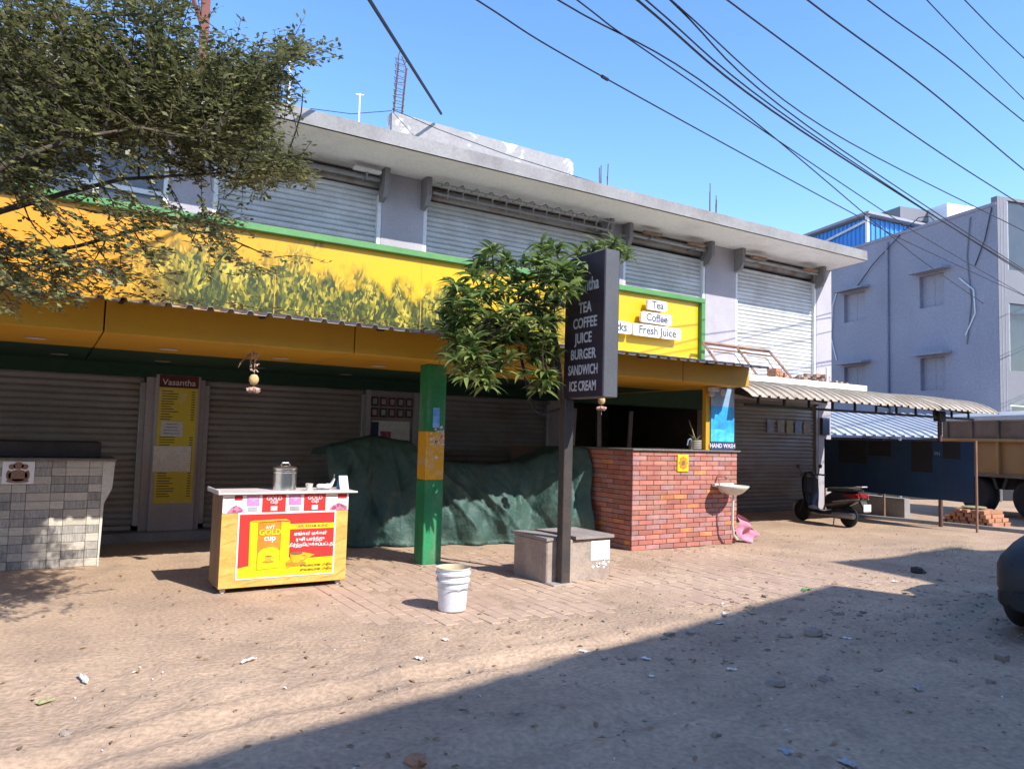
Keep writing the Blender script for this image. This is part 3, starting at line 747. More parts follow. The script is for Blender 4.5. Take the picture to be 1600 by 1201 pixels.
# dry leaves caught along the canopy edge
def leaf_stuff(n, fn, size, matn, name, label):
    vs, fs = [], []
    for i in range(n):
        c = fn(); a = rng.uniform(0, 6.28); l = size * rng.uniform(.6, 1.3); w = l * .4
        d = Vector((math.cos(a), math.sin(a), rng.uniform(-.3, .4))).normalized(); s_ = d.cross(Vector((0, 0, 1))).normalized()
        k = len(vs)
        vs += [tuple(c - d * l / 2), tuple(c + s_ * w / 2 + Vector((0, 0, .006))), tuple(c + d * l / 2), tuple(c - s_ * w / 2 + Vector((0, 0, .006)))]
        fs += [(k, k + 1, k + 2, k + 3)]
    o = MB(); o.v = vs; o.f = fs
    return tag(o.build(name, matn), label, None, None, 'stuff')
leaf_stuff(900, lambda: Vector((rng.uniform(-2.5, 5.2) if rng.random() < .5 else rng.uniform(-2.5, 1.0), 7.12 + abs(rng.gauss(0, .12)), 2.60 + rng.uniform(0, .05))), .07, 'leaf_dry', 'dry_leaf_litter', 'dry brown leaves caught along the canopy sheet edge')
# pillar
pil = thing('pillar', 'green and yellow painted square pillar holding up the canopy', 'pillar', (3.82, 7.96, 0))
MB().cbox(3.73, 3.965, 7.84, 8.08, 0, .969, .008).build('lower_band', 'green_paint', pil)
MB().cbox(3.732, 3.963, 7.842, 8.078, .9695, 1.529, .008).build('middle_band', 'yellow_paint', pil)
MB().cbox(3.73, 3.965, 7.84, 8.08, 1.5295, 2.304, .008).build('upper_band', 'green_paint', pil)
MB().cbox(3.70, 3.99, 7.81, 8.11, -.02, .012, .006).build('base_mortar', 'pit_concrete', pil)
MB().box(3.80, 3.885, 7.835, 7.838, 1.57, 1.80).build('sticker', 'sticker_blue', pil)
m = MB()
for k in range(26):
    x = rng.uniform(3.78, 3.95); z = 1.28 + rng.gauss(.12, .10); w = rng.uniform(.006, .026)
    m.add([(x + w * math.cos(a) * rng.uniform(.6, 1.2), 7.8395, z + w * .8 * math.sin(a) * rng.uniform(.6, 1.2)) for a in np.linspace(0, 5.4, 7)], [tuple(range(7))])
for k in range(10):
    x = rng.uniform(3.90, 3.955); z = 1.50 + rng.gauss(0, .05); w = rng.uniform(.008, .03)
    m.add([(x + w * math.cos(a) * rng.uniform(.6, 1.2) * .6, 7.8390, z + w * math.sin(a) * rng.uniform(.6, 1.2)) for a in np.linspace(0, 5.4, 7)], [tuple(range(7))])
m.build('paper_scraps', 'letter_white', pil)

# ================================================================== YELLOW SIGNBOARD
sg = thing('signboard', 'long yellow signboard with green frame above the canopy', 'signboard', (0, 10.75, 3.06))
MB().box(-6, 11.04, 10.75, 10.80, 3.10, 4.26).build('panel', 'sign_mottle', sg)
MB().cbox(-6, 11.15, 10.66, 10.80, 4.262, 4.36, .008).build('frame_rail', 'green_frame', sg)
MB().cbox(-6, 11.15, 10.66, 10.80, 3.00, 3.098, .008).build('frame_rail', 'green_frame', sg)
MB().cbox(11.045, 11.15, 10.664, 10.80, 3.10, 4.26, .008).build('frame_stile', 'green_frame', sg)
for x in (2.66, 4.93, 7.3): MB().box(x - .004, x + .004, 10.746, 10.752, 3.10, 4.262).build('joint', 'yellow_paint', sg)
def plate(body, x0, x1, z0, z1, sz):
    p = MB(); r = .045; poly = []
    for cx, cz, a0 in ((x1 - r, z0 + r, -90), (x1 - r, z1 - r, 0), (x0 + r, z1 - r, 90), (x0 + r, z0 + r, 180)):
        for k in range(4): a = R(a0 + 30 * k); poly.append((cx + r * math.cos(a), cz + r * math.sin(a)))
    p.prism(poly, 'y', 10.60, 10.66)
    o = p.build('letter_plate', 'print_white', sg)
    MB().box((x0 + x1) / 2 - .02, (x0 + x1) / 2 + .02, 10.66, 10.75, (z0 + z1) / 2 - .02, (z0 + z1) / 2 + .02).build('spacer', 'steel_grey', o)
    text(body, o, ((x0 + x1) / 2, 10.598, (z0 + z1) / 2), sz * 1.06, 'letter_grey', bold=.022)
plate('Tea', 9.55, 10.05, 3.96, 4.15, .19)
plate('Coffee', 9.40, 10.17, 3.70, 3.91, .19)
plate('Fresh Juice', 9.20, 10.42, 3.44, 3.665, .205)
plate('Snacks', 8.35, 9.165, 3.44, 3.665, .205)

# ================================================================== TILED COUNTER (left)
tcn = thing('tiled_counter', 'grey and cream basketweave tiled counter with granite top by the left shutter', 'counter', (-.2, 9.6, 0))
MB().box(-1.2, .555, 9.22, 9.95, 0, 1.11).build('core', 'mortar', tcn)
cw = []
x = .56
k = 0
while x > -1.15:
    w = .125 if k % 2 == 0 else .215
    cw.append((x - w, x)); x -= w; k += 1
for r_ in range(13):
    z0 = .004 + r_ * .0865; z1 = z0 + .0835
    for k, (a, b) in enumerate(cw):
        light = (k + r_) % 2 == 1
        if (k + r_ // 2) % 3 == 0: light = not light
        MB().cbox(a + .0015, b - .0015, 9.20 + (0 if light else .004), 9.24, z0, z1, .003).build('tile', 'tile_light' if light else 'tile_dark', tcn)
# flared end trim and granite slab
MB().prism([(.56, 0), (.575, 0), (.59, .66), (.66, .82), (.675, 1.11), (.56, 1.11)], 'y', 9.19, 9.95).build('end_trim', 'tile_edge', tcn)
MB().cbox(-1.25, .69, 9.15, 9.98, 1.113, 1.14, .006).build('counter_top', 'granite', tcn)
pc = MB().box(-.335, -.06, 9.192, 9.198, .875, 1.105).build('picture_tile', 'print_white', tcn)
m = MB()
for cx, cz, rx, rz in ((-.2, 1.06, .045, .038), (-.255, 1.05, .03, .028), (-.145, 1.05, .03, .028), (-.2, .96, .085, .06), (-.28, .965, .022, .05), (-.12, .965, .022, .05), (-.2, .905, .10, .022)):
    m.add([(cx + rx * math.cos(a), 9.190, cz + rz * math.sin(a)) for a in np.linspace(0, 6.28, 15)[:-1]], [tuple(range(14))])
m.build('motif', 'brown_frame', pc)
tag(MB().cbox(-1.1, .54, 9.35, 9.9, 1.1405, 1.31, .01).build('griddle_box', 'dark_steel'), 'flat black metal box resting on the tiled counter', 'metal box')

# menu board on the pier
mb = thing('menu_board', 'tall yellow menu board with maroon header between the dark shutters', 'menu board', (1.49, 10.98, .49))
MB().cbox(1.225, 1.78, 10.93, 11.0, .12, 2.19, .006).build('backing', 'paint_grey', mb)
MB().box(1.27, 1.745, 10.922, 10.928, .485, 2.02).build('sheet', 'menu_yellow', mb)
MB().box(1.265, 1.75, 10.920, 10.928, 2.023, 2.18).build('header', 'maroon', mb)
text('Vasantha', mb, (1.507, 10.917, 2.09), .115, 'letter_white', bold=.01)
m = MB()
z = 1.965
while z > .54:
    w = rng.uniform(.10, .22)
    if not (1.36 < z < 1.58): m.box(1.30, 1.30 + w, 10.9195, 10.921, z, z + .011); m.box(1.67, 1.715, 10.9195, 10.921, z, z + .012)
    z -= .034
m.build('menu_lines', 'print_black', mb)['kind'] = 'stuff'
MB().box(1.31, 1.58, 10.914, 10.918, 1.37, 1.57).build('notice', 'letter_white', mb)
for k in range(4): MB().box(1.34 + .01 * k, 1.55 - .015 * k, 10.911, 10.913, 1.40 + k * .042, 1.416 + k * .042).build('notice_line', 'paper_blue', mb)
MB().box(1.24, 1.70, 10.9165, 10.919, .90, 1.24).build('patch_sheet', 'paper', mb)
# door prints
dp = thing('door_prints', 'rows of small framed prints and a torn poster on the narrow door', 'prints', (4.6, 11.0, 1.2))
for k in range(10):
    cx = 4.34 + (k % 5) * .145; cz = 1.98 - (k // 5) * .17
    f_ = MB().cbox(cx - .055, cx + .055, 11.025, 11.046, cz - .07, cz + .07, .004).build('print_frame', 'maroon' if k % 3 else 'dark_steel', dp)
    MB().box(cx - .035, cx + .035, 11.021, 11.0245, cz - .045, cz + .045).build('print', 'paper_grey', f_)
MB().box(4.31, 4.95, 11.04, 11.046, 1.1, 1.68).build('poster', 'paper', dp)
MB().box(4.31, 4.42, 11.034, 11.039, 1.2, 1.66).build('poster', 'poster_navy', dp)
MB().box(4.45, 4.63, 11.034, 11.039, 1.25, 1.52).build('poster', 'print_plum', dp)

# ================================================================== BRICK COUNTER
BH = 1.345
bc = thing('brick_counter', 'red brick clad wash counter with thin stone top', 'counter', (7.8, 8.5, 0))
MB().box(6.825, 8.83, 7.825, 10.99, 0, BH).build('core', 'mortar', bc)
rows = 20; bhh = BH / rows
def brick_mesh(name, w, matn):
    b = MB().cbox(0, w, 0, .03, 0, bhh - .007, .004)
    me = bpy.data.meshes.new(name); me.from_pydata(b.v, [], b.f); me.materials.append(M[matn]); return me
BW = .256
BM = {(w, k): brick_mesh('brick', w, k) for w in (BW - .007, BW / 2 - .007) for k in ('brick_a', 'brick_b', 'brick_c')}
def pickm():
    q = rng.random(); return 'brick_a' if q < .66 else ('brick_b' if q < .92 else 'brick_c')
base = wloc(bc)
for r_ in range(rows):
    z = r_ * bhh + .004
    xs = []; x = 6.80
    if r_ % 2: xs.append((x, BW / 2)); x += BW / 2
    while x < 8.84:
        w = BW if x + BW < 8.87 else BW / 2
        xs.append((x, w)); x += w
    for x, w in xs:
        if x + w > 8.875: continue
        inst('brick', BM[(w - .007, pickm())], bc, Vector((x, 7.795 + rng.uniform(0, .004), z)) - base)
    y = 7.83 + (BW / 2 if r_ % 2 else 0)
    if r_ % 2: inst('brick', BM[(BW / 2 - .007, pickm())], bc, Vector((6.80, 7.83 + BW / 2 - .004, z)) - base, (0, 0, -R(90)))
    while y < 8.95:
        inst('brick', BM[(BW - .007, pickm())], bc, Vector((6.80 + rng.uniform(0, .004), y + BW - .004, z)) - base, (0, 0, -R(90)))
        y += BW
MB().cbox(6.77, 8.88, 7.76, 9.2, BH + .003, BH + .028, .005).build('counter_top', 'granite', bc)
et = MB().cbox(7.615, 7.825, 7.782, 7.794, 1.065, 1.30, .003).build('emblem_tile', 'print_yellow', bc)
m = MB()
for k in range(8):
    a = k * math.pi / 4; cx, cz = 7.72 + .062 * math.cos(a), 1.185 + .07 * math.sin(a)
    m.add([(cx + .028 * math.cos(b), 7.780, cz + .028 * math.sin(b)) for b in np.linspace(0, 6.28, 9)[:-1]], [tuple(range(8))])
m.build('motif', 'print_orange', et)
m = MB(); m.add([(7.72 + .035 * math.cos(b), 7.778, 1.185 + .04 * math.sin(b)) for b in np.linspace(0, 6.28, 13)[:-1]], [tuple(range(12))]); m.build('motif', 'cart_side', et)
# wash basin
wb = thing('wash_basin', 'cream wall hung wash basin on the brick counter front', 'wash basin', (8.45, 7.6, .85))
prof = [(.0, -.13), (.07, -.125), (.15, -.09), (.215, -.03), (.24, .0), (.235, .012), (.215, .004), (.14, -.07), (.0, -.10)]
smooth_angle(MB().lathe(prof, (8.50, 7.565, .862), 28, 'z', 1.0, .92).build('bowl', 'porcelain', wb), 60)
MB().cbox(8.30, 8.70, 7.72, 7.79, .845, .895, .01).build('back_ledge', 'porcelain', wb)
MB().tube([(8.42, 7.78, .99), (8.42, 7.72, .99), (8.42, 7.64, .985), (8.42, 7.60, .955)], .016, 8).build('tap', 'steel_bright', wb)
MB().tube([(8.50, 7.56, .74), (8.50, 7.57, .5), (8.53, 7.6, .3), (8.60, 7.64, .16), (8.70, 7.66, .08)], .017, 8).build('waste_pipe', 'pvc', wb)
MB().tube([(8.38, 7.77, .9), (8.37, 7.70, .80), (8.40, 7.66, .76), (8.46, 7.7, .8), (8.47, 7.78, .84)], .010, 6).build('supply_hose', 'pvc', wb)
# pink cloth
m = MB(); n = 14; vs = []
for i in range(n + 1):
    for j in range(n + 1):
        u_, v_ = i / n, j / n
        x = 8.84 + .33 * u_ + .06 * math.sin(v_ * 5); z = .40 - .36 * v_ + .05 * math.sin(u_ * 4 + 1) - .14 * u_ * (1 - v_); y = 7.76 + .05 * math.sin(u_ * 9 + v_ * 4) + .03 * math.sin(v_ * 12)
        vs.append((x, y, max(z, .012)))
m.add(vs, [(i * (n + 1) + j, i * (n + 1) + j + 1, (i + 1) * (n + 1) + j + 1, (i + 1) * (n + 1) + j) for i in range(n) for j in range(n)])
tag(m.build('pink_cloth', 'pink_cloth', smooth=True), 'pink cloth bundle hanging at the corner of the brick counter', 'cloth')
# hand wash banner with its yellow post
bn = thing('hand_wash_banner', 'blue water poster reading HAND WASH above the brick counter', 'poster', (8.53, 7.80, 1.37))
for z0, z1, mk in ((1.375, 1.50, 'poster_navy'), (1.5005, 1.68, 'poster_aqua'), (1.6805, 2.02, 'poster_blue'), (2.0205, 2.29, 'poster_sky')):
    MB().box(8.30, 8.79, 7.81, 7.822, z0, z1).build('print', mk, bn)
text('HAND WASH', bn, (8.545, 7.808, 1.437), .088, 'letter_white', bold=.025)
MB().lathe([(.03, 7.806), (.055, 7.806), (.055, 7.809), (.03, 7.809)], (8.545, 0, 2.22), 16, 'y').build('logo_ring', 'letter_white', bn)
MB().box(8.215, 8.295, 7.83, 7.90, BH + .03, 2.30).build('post', 'orange_panel', bn)
lamp = thing('spot_lamp', 'small white spot lamp at the canopy corner above the poster', 'lamp', (8.25, 7.74, 2.24))
MB().cbox(8.2, 8.36, 7.70, 7.80, 2.23, 2.295, .01).build('housing', 'letter_white', lamp)
MB().lathe([(0, 2.15), (.05, 2.17), (.03, 2.228), (0, 2.228)], (8.24, 7.75, 0), 12).build('head', 'letter_white', lamp)
# pot with a withered plant and a swan neck tap
pt = thing('plant_pot', 'ribbed clay pot with a withered plant on the brick counter', 'plant pot', (8.16, 7.98, BH + .029))
prof = [(0, BH + .029), (.085, BH + .029)]
for k in range(5): prof += [(.10, BH + .045 + k * .026), (.092, BH + .058 + k * .026)]
prof += [(.10, BH + .175), (.09, BH + .175), (.08, BH + .15), (0, BH + .15)]
smooth_angle(MB().lathe(prof, (8.16, 7.98, 0), 18).build('pot', 'terracotta', pt))
for k in range(9):
    a = rng.uniform(0, 6.28); l = rng.uniform(.08, .22) if k else .0
    p0 = Vector((8.16, 7.98, BH + .15))
    tip = p0 + Vector((math.cos(a) * l * .7, math.sin(a) * l * .6, l * .55)) if k else Vector((8.0, 7.96, 1.80))
    mid = (p0 + tip) / 2 + Vector((0, 0, .02))
    MB().tube([p0, mid, tip], .014, 5, .002).build('leaf', 'leaf_pot', pt)
tag(smooth_angle(MB().tube([(7.96, 7.86, BH + .03), (7.96, 7.86, BH + .13), (7.94, 7.85, BH + .175), (7.90, 7.84, BH + .185), (7.86, 7.83, BH + .165), (7.845, 7.83, BH + .09)], .013, 8).build('swan_neck_tap', 'steel_bright')), 'bent metal tap on the brick counter next to the clay pot', 'tap')

# ================================================================== TARPAULIN
def lerp_tab(tab, x):
    for (a, ya), (b, yb) in zip(tab, tab[1:]):
        if x <= b:
            t = (x - a) / (b - a); t = max(0, min(1, t)); t = t * t * (3 - 2 * t)
            return ya + (yb - ya) * t
    return tab[-1][1]
ht = [(3.18, 1.22), (3.25, 1.32), (3.4, 1.36), (3.8, 1.46), (4.25, 1.40), (4.6, 1.14), (5.3, 1.10), (6.0, 1.13), (6.35, 1.28), (6.55, 1.40), (6.78, 1.36)]
yf = [(3.18, 9.55), (3.6, 9.42), (4.7, 9.16), (6.0, 8.98), (6.5, 8.75), (6.78, 8.5)]
nu, nv = 190, 60
r3 = random.Random(21)
CREASE = []
for k in range(26):
    xa = 3.2 + 3.5 * (k + r3.random() * .8) / 26; za = lerp_tab(ht, xa) * r3.uniform(.75, 1.0)
    ln = r3.uniform(.5, 1.2); sl = r3.uniform(-.45, .45) + (.5 if 4.3 < xa < 5.6 else 0)
    CREASE.append((xa, za, xa + sl * ln, max(.02, za - ln), r3.uniform(.018, .05), r3.choice((1, 1, 1, -1)) * r3.uniform(.035, .085)))
for q in ((4.3, 1.25, 5.5, .25, .045, .10), (4.45, 1.0, 5.2, .08, .05, .09), (6.5, 1.2, 5.9, .1, .05, .09), (3.75, 1.4, 3.45, .3, .05, .10), (4.0, 1.35, 4.1, .2, .04, .09), (3.5, 1.3, 3.9, .1, .04, .07), (6.3, 1.05, 6.5, .1, .05, .09), (4.6, .9, 4.9, .05, .03, -.07)): CREASE.append(q)
def crease(x, z):
    d_ = 0.0
    for (xa, za, xb, zb, w, a) in CREASE:
        vx, vz = xb - xa, zb - za; L2 = vx * vx + vz * vz
        t = ((x - xa) * vx + (z - za) * vz) / L2; t = max(0, min(1, t))
        dd = math.hypot(x - xa - vx * t, z - za - vz * t)
        if dd < w * 4: d_ += a * math.exp(-dd / w) * (.35 + .65 * math.sin(math.pi * min(1, t + .12)))
    return d_
vs = []
for i in range(nu + 1):
    x = 3.18 + (6.78 - 3.18) * i / nu
    h = lerp_tab(ht, x); y0 = lerp_tab(yf, x)
    for j in range(nv + 1):
        v = j / nv
        if v < .3:
            t = v / .3; z = h - .02 - .04 * (1 - t) + .025 * mnoise.noise(Vector((x * 4, t * 3, 1))); y = y0 + .95 - .62 * t
        else:
            t = (v - .3) / .7
            z = h * (1 - t) ** 1.04
            y = y0 + .33 - .33 * math.sin(min(1, t * 1.25) * math.pi / 2) ** .6
        amp = min(1, max(0, (v - .22) / .3))
        fold = .045 * math.sin(x * 9 + z * 2.4 + 2.0 * mnoise.noise(Vector((x * 1.5, z, 3)))) + .03 * math.sin(x * 19 - z * 5 + 3 * mnoise.noise(Vector((x * 2, z * 2, 8))))
        fold += .085 * mnoise.noise(Vector((x * 2.0 + z * 1.3, z * 1.7, 6.1)))
        # diagonal swags that pull from the high left bundle
        fold += .05 * max(0, math.sin((x - 4.4) * 4 + (1.2 - z) * 4.5)) ** 3 * (1 if x > 4.3 else .4)
        fold += (.07 * math.sin(x * 13 + z * 3) if x < 4.4 else 0) * .7
        cr = abs(mnoise.noise(Vector((x * 1.1 + z * .9, z * .5 - x * .35, 2.2)))) ; cr2 = abs(mnoise.noise(Vector((x * 2.6 - z * 1.4, z * 1.2 + x * .5, 9.2))))
        fold += .16 * (.28 - min(.28, cr)) + .085 * (.25 - min(.25, cr2))
        fold = fold * .75 + crease(x, z)
        y += -fold * amp
        if v > .97: y -= .04; z = .01 + .012 * abs(mnoise.noise(Vector((x * 6, 0, 0))))
        xx = x + (.10 * (1 - min(1, z / 1.3)) if x < 4.2 else 0) * (1 - (x - 3.18) / 1.02 if x < 4.2 else 0) * 1.0
        if x > 6.2: xx = x - .16 * (1 - z / 1.4) * (x - 6.2) / .58
        vs.append((xx, y, max(z, .008)))
m = MB(); m.add(vs, [(i * (nv + 1) + j, (i + 1) * (nv + 1) + j, (i + 1) * (nv + 1) + j + 1, i * (nv + 1) + j + 1) for i in range(nu) for j in range(nv)])
tp = m.build('tarpaulin', 'tarp', smooth=True); tag(tp, 'dark green tarpaulin draped over goods in front of the shutters', 'tarpaulin')
# the covered goods beneath it
cr = thing('covered_crates', 'stacked crates hidden under the green tarpaulin', 'crates', (5, 9.9, 0))
MB().box(3.6, 4.4, 9.85, 10.35, 0, 1.30).build('crate', 'cart_side', cr)
MB().box(4.5, 6.3, 9.75, 10.35, 0, 1.00).build('crate', 'cart_side', cr)

# ================================================================== TEA CART
ct = thing('tea_cart', 'small tea cart with yellow and red tea advertisement on its front', 'cart', (2.0, 7.42, 0))
CA, CB, CF, CK = 1.41, 2.60, 7.20, 7.66
MB().cbox(CA, CB, CF + .012, CK, .045, .893, .006).build('cabinet', 'cart_side', ct)
MB().cbox(CA + .001, CB - .001, CF + .002, CF + .0115, .05, .728, .003).build('front_panel', 'cart_wood', ct)
MB().cbox(CA - .045, CB + .075, CF - .05, CK + .04, .897, .914, .004).build('top', 'cart_top', ct)
MB().cbox(CA - .045, CA - .03, CF - .04, CK + .04, .9145, .938, .003).build('edge_lip', 'cart_top', ct)
for x, y in ((CA + .05, CF + .06), (CB - .06, CF + .06), (CA + .05, CK - .05), (CB - .06, CK - .05)):
    MB().lathe([(0, y - .012), (.024, y - .012), (.024, y + .012), (0, y + .012)], (x, 0, .026), 12, 'y').build('castor', 'cart_top', ct)
for (sx_, sz_, ln, an, hh_) in ((1.43, .60, .11, .25, .012), (1.42, .44, .12, .30, .010), (1.43, .30, .10, .22, .014), (1.44, .16, .09, .2, .008), (2.49, .55, .10, .25, .008), (2.485, .42, .11, .28, .013), (2.49, .24, .10, .2, .007), (2.0, .085, .16, .32, .013), (2.3, .075, .22, .12, .006), (1.6, .07, .2, .15, .006), (2.5, .09, .09, .6, .014)):
    MB().prism([(sx_, sz_), (sx_ + ln, sz_ + ln * an), (sx_ + ln, sz_ + ln * an + hh_), (sx_ + ln * .4, sz_ + ln * an * .5 + hh_ * 1.3)], 'y', CF - .0005, CF + .0015).build('plank_print', 'print_plank', ct)
MB().box(CA + .004, CB - .004, CF - .004, CF + .001, .73, .89).build('header_strip', 'print_white', ct)
hx = [CA + .01, 1.60, 1.76, 1.985, 2.15, 2.37, CB - .008]
for k, kind in enumerate('pvrvrp'):
    a, b = hx[k] + .004, hx[k + 1] - .004
    y = CF - .0075
    if kind == 'r':
        q = MB().box(a, b, y, y + .003, .732, .888).build('header_print', 'print_red', ct)
        text('GOLD', q, ((a + b) / 2, y - .001, .855), .052, 'letter_white', bold=.02)
        text('cup', q, ((a + b) / 2, y - .001, .825), .05, 'letter_white', bold=.015)
        MB().box((a + b) / 2 - .03, (a + b) / 2 + .03, y - .0025, y - .0005, .742, .785).build('mark', 'letter_white', q)
    elif kind == 'v':
        q = MB().box(a + .02, b - .02, y, y + .003, .79, .886).build('header_print', 'print_pink', ct)
        text('GOLD', q, ((a + b) / 2, y - .001, .86), .028, 'letter_white', bold=.02)
        text('cup', q, ((a + b) / 2, y - .001, .842), .026, 'letter_white')
        MB().box(a + .03, b - .03, y, y + .003, .738, .78).build('header_print', 'paper_grey', ct)
    else:
        q = MB().box((a + b) / 2 + .005, b - .01, y, y + .003, .845, .887).build('header_print', 'print_darkred', ct)
        MB().box(a + .005, (a + b) / 2 - .01, y, y + .003, .86, .865).build('header_print', 'print_plum', ct)
        MB().prism([(a + .03, .735), (b - .004, .735), (b - .004, .765), ((a + b) / 2 + .02, .80), (a + .06, .775)], 'y', y, y + .003).build('header_print', 'print_plum', ct)
# poster
px0, px1, pz0, pz1 = 1.555, 2.475, .122, .727
po = MB().box(px0, px1, CF - .004, CF + .0015, pz0, pz1).build('poster', 'print_white', ct)
y = CF - .007
MB().box(px0 + .014, px1 - .014, y, y + .0025, pz0 + .014, pz1 - .014).build('poster_ground', 'print_red', po)
y -= .003
MB().box(2.02, px1 - .014, y, y + .0025, .562, .612).build('yellow_stripe', 'print_yellow', po)
MB().prism([(px0 + .014, pz0 + .014), (px1 - .014, pz0 + .014), (px1 - .014, .29), (2.25, .285), (2.05, .30), (1.85, .27), (1.62, .235), (px0 + .014, .225)], 'y', y, y + .0025).build('table_shape', 'print_yellow', po)
y -= .003
MB().prism([(1.665, .215), (1.735, .205), (1.735, .635), (1.66, .645)], 'y', y, y + .0025).build('pack_side', 'print_yellow', po)
MB().prism([(1.66, .648), (1.70, .657), (1.99, .662), (2.035, .638), (1.96, .648), (1.735, .638)], 'y', y, y + .0025).build('pack_top', 'print_gold', po)
pk = MB().prism([(1.738, .20), (1.945, .21), (1.945, .636), (1.738, .634)], 'y', y, y + .0025).build('pack_front', 'print_orange', po)
MB().prism([(1.948, .21), (2.03, .235), (2.03, .63), (1.948, .64)], 'y', y, y + .0025).build('pack_side', 'print_yellow', po)
y -= .003
MB().prism([(1.742, .205), (1.942, .213), (1.942, .37), (1.90, .40), (1.84, .405), (1.78, .39), (1.742, .35)], 'y', y, y + .0025).build('pack_band', 'print_yellow', po)
text('AVT', po, (1.845, y - .001, .588), .045, 'print_white', bold=.01)
text('GOLD', po, (1.845, y - .001, .542), .072, 'print_yellow', bold=.03)
text('cup', po, (1.845, y - .001, .49), .075, 'print_white', bold=.015)
y -= .003
def cup(cx, cz, s, m1, m2, par):
    c = MB(); c.prism([(cx - .06 * s, cz + .06 * s), (cx + .06 * s, cz + .06 * s), (cx + .05 * s, cz), (cx + .025 * s, cz - .03 * s), (cx - .025 * s, cz - .03 * s), (cx - .05 * s, cz)], 'y', y, y + .0025)
    c.build('cup_print', m1, par)
    c = MB(); c.add([(cx + .1 * s * math.cos(a), y - .0007 + .003, cz - .035 * s + .022 * s * math.sin(a)) for a in np.linspace(0, 6.28, 17)[:-1]], [tuple(range(16))[::-1]]); c.build('saucer_print', m2, par)
    c = MB(); c.add([(cx + .06 * s * math.cos(a), y - .0007, cz + .06 * s + .015 * s * math.sin(a)) for a in np.linspace(0, 6.28, 17)[:-1]], [tuple(range(16))[::-1]]); c.build('tea_print', 'cart_side', par)
    MB().tube([(cx + .055 * s, y + .001, cz + .045 * s), (cx + .09 * s, y + .001, cz + .04 * s), (cx + .085 * s, y + .001, cz + .005 * s), (cx + .045 * s, y + .001, cz)], .006 * s, 5).build('handle_print', m1, par)
cup(1.84, .29, .55, 'print_gold', 'print_orange', po)
cup(2.10, .275, 1.0, 'print_gold', 'print_orange', po)
MB().prism([(2.02, .20), (2.28, .315), (2.16, .345), (2.0, .26)], 'y', y + .0032, y + .0045).build('leaf_print', 'print_gold', po)
text('100% ASSAM BLEND', po, (2.245, CF - .0115, .587), .036, 'cart_side', bold=.012)
text('எங்கள் மக்கள்', po, (2.23, CF - .0105, .515), .042, 'print_white', bold=.02)
text('ருசி பார்த்து', po, (2.23, CF - .0105, .462), .042, 'print_white', bold=.02)
text('தேர்ந்தெடுக்கப்பட்டது', po, (2.24, CF - .0105, .41), .040, 'print_white', bold=.02)
text('சுவையான புதிய', po, (2.30, CF - .0115, .215), .032, 'print_black', bold=.012)
text('சுவையான புதிய', po, (2.30, CF - .0115, .175), .032, 'print_black', bold=.012)
# on the cart
TZ = .9145
ur = thing('tea_urn', 'cylindrical steel tea urn with lid standing on the cart', 'urn', (2.03, 7.45, TZ))
smooth_angle(MB().lathe([(0, TZ), (.112, TZ), (.112, TZ + .165), (.116, TZ + .17), (.116, TZ + .182), (.112, TZ + .187), (.112, TZ + .205)], (2.03, 7.45, 0), 28).build('body', 'steel_bright', ur))
lid = smooth_angle(MB().lathe([(.118, TZ + .205), (.12, TZ + .212), (.10, TZ + .225), (.04, TZ + .237), (0, TZ + .238)], (2.03, 7.45, 0), 28).build('lid', 'steel_bright', ur))
MB().tube([(1.985, 7.45, TZ + .232), (2.0, 7.45, TZ + .262), (2.06, 7.45, TZ + .262), (2.075, 7.45, TZ + .232)], .007, 6).build('handle', 'steel_bright', lid)
tag(smooth_angle(MB().lathe([(0, TZ), (.028, TZ), (.036, TZ + .062), (.038, TZ + .065), (.034, TZ + .065), (.026, TZ + .006), (0, TZ + .006)], (2.245, 7.35, 0), 16).build('paper_cup', 'tile_edge')), 'small cream paper cup next to the tea urn', 'cup')
m = MB(); n = 12; vs = []
for i in range(n + 1):
    for j in range(9):
        u_, v_ = i / n, 2 * math.pi * j / 8
        rr = .028 + .012 * mnoise.noise(Vector((u_ * 6, math.cos(v_) * 2, math.sin(v_) * 2)))
        if u_ > .75: rr *= max(.35, 1 - (u_ - .75) * 2.2)
        if i in (0,): rr *= .4
        x = 2.33 + .2 * min(u_, .9); z = TZ + .03 + max(0, u_ - .72) * .40
        vs.append((x, 7.4 + rr * 1.6 * math.cos(v_), max(TZ + .001, z + rr * math.sin(v_))))
m.add(vs, [(i * 9 + j, i * 9 + j + 1, (i + 1) * 9 + j + 1, (i + 1) * 9 + j) for i in range(n) for j in range(8)])
tag(m.build('plastic_bag', 'bucket_white', smooth=True), 'crumpled clear plastic bag on the cart top', 'bag')
cd = thing('tent_card', 'folded white card standing at the cart corner', 'card', (2.60, 7.42, TZ))
MB().prism([(7.36, TZ), (7.365, TZ), (7.425, TZ + .135), (7.42, TZ + .135)], 'x', 2.565, 2.655).build('front_leaf', 'paper', cd)
MB().prism([(7.48, TZ), (7.485, TZ), (7.425, TZ + .137), (7.42, TZ + .137)], 'x', 2.565, 2.655).build('rear_leaf', 'sticker_blue', cd)

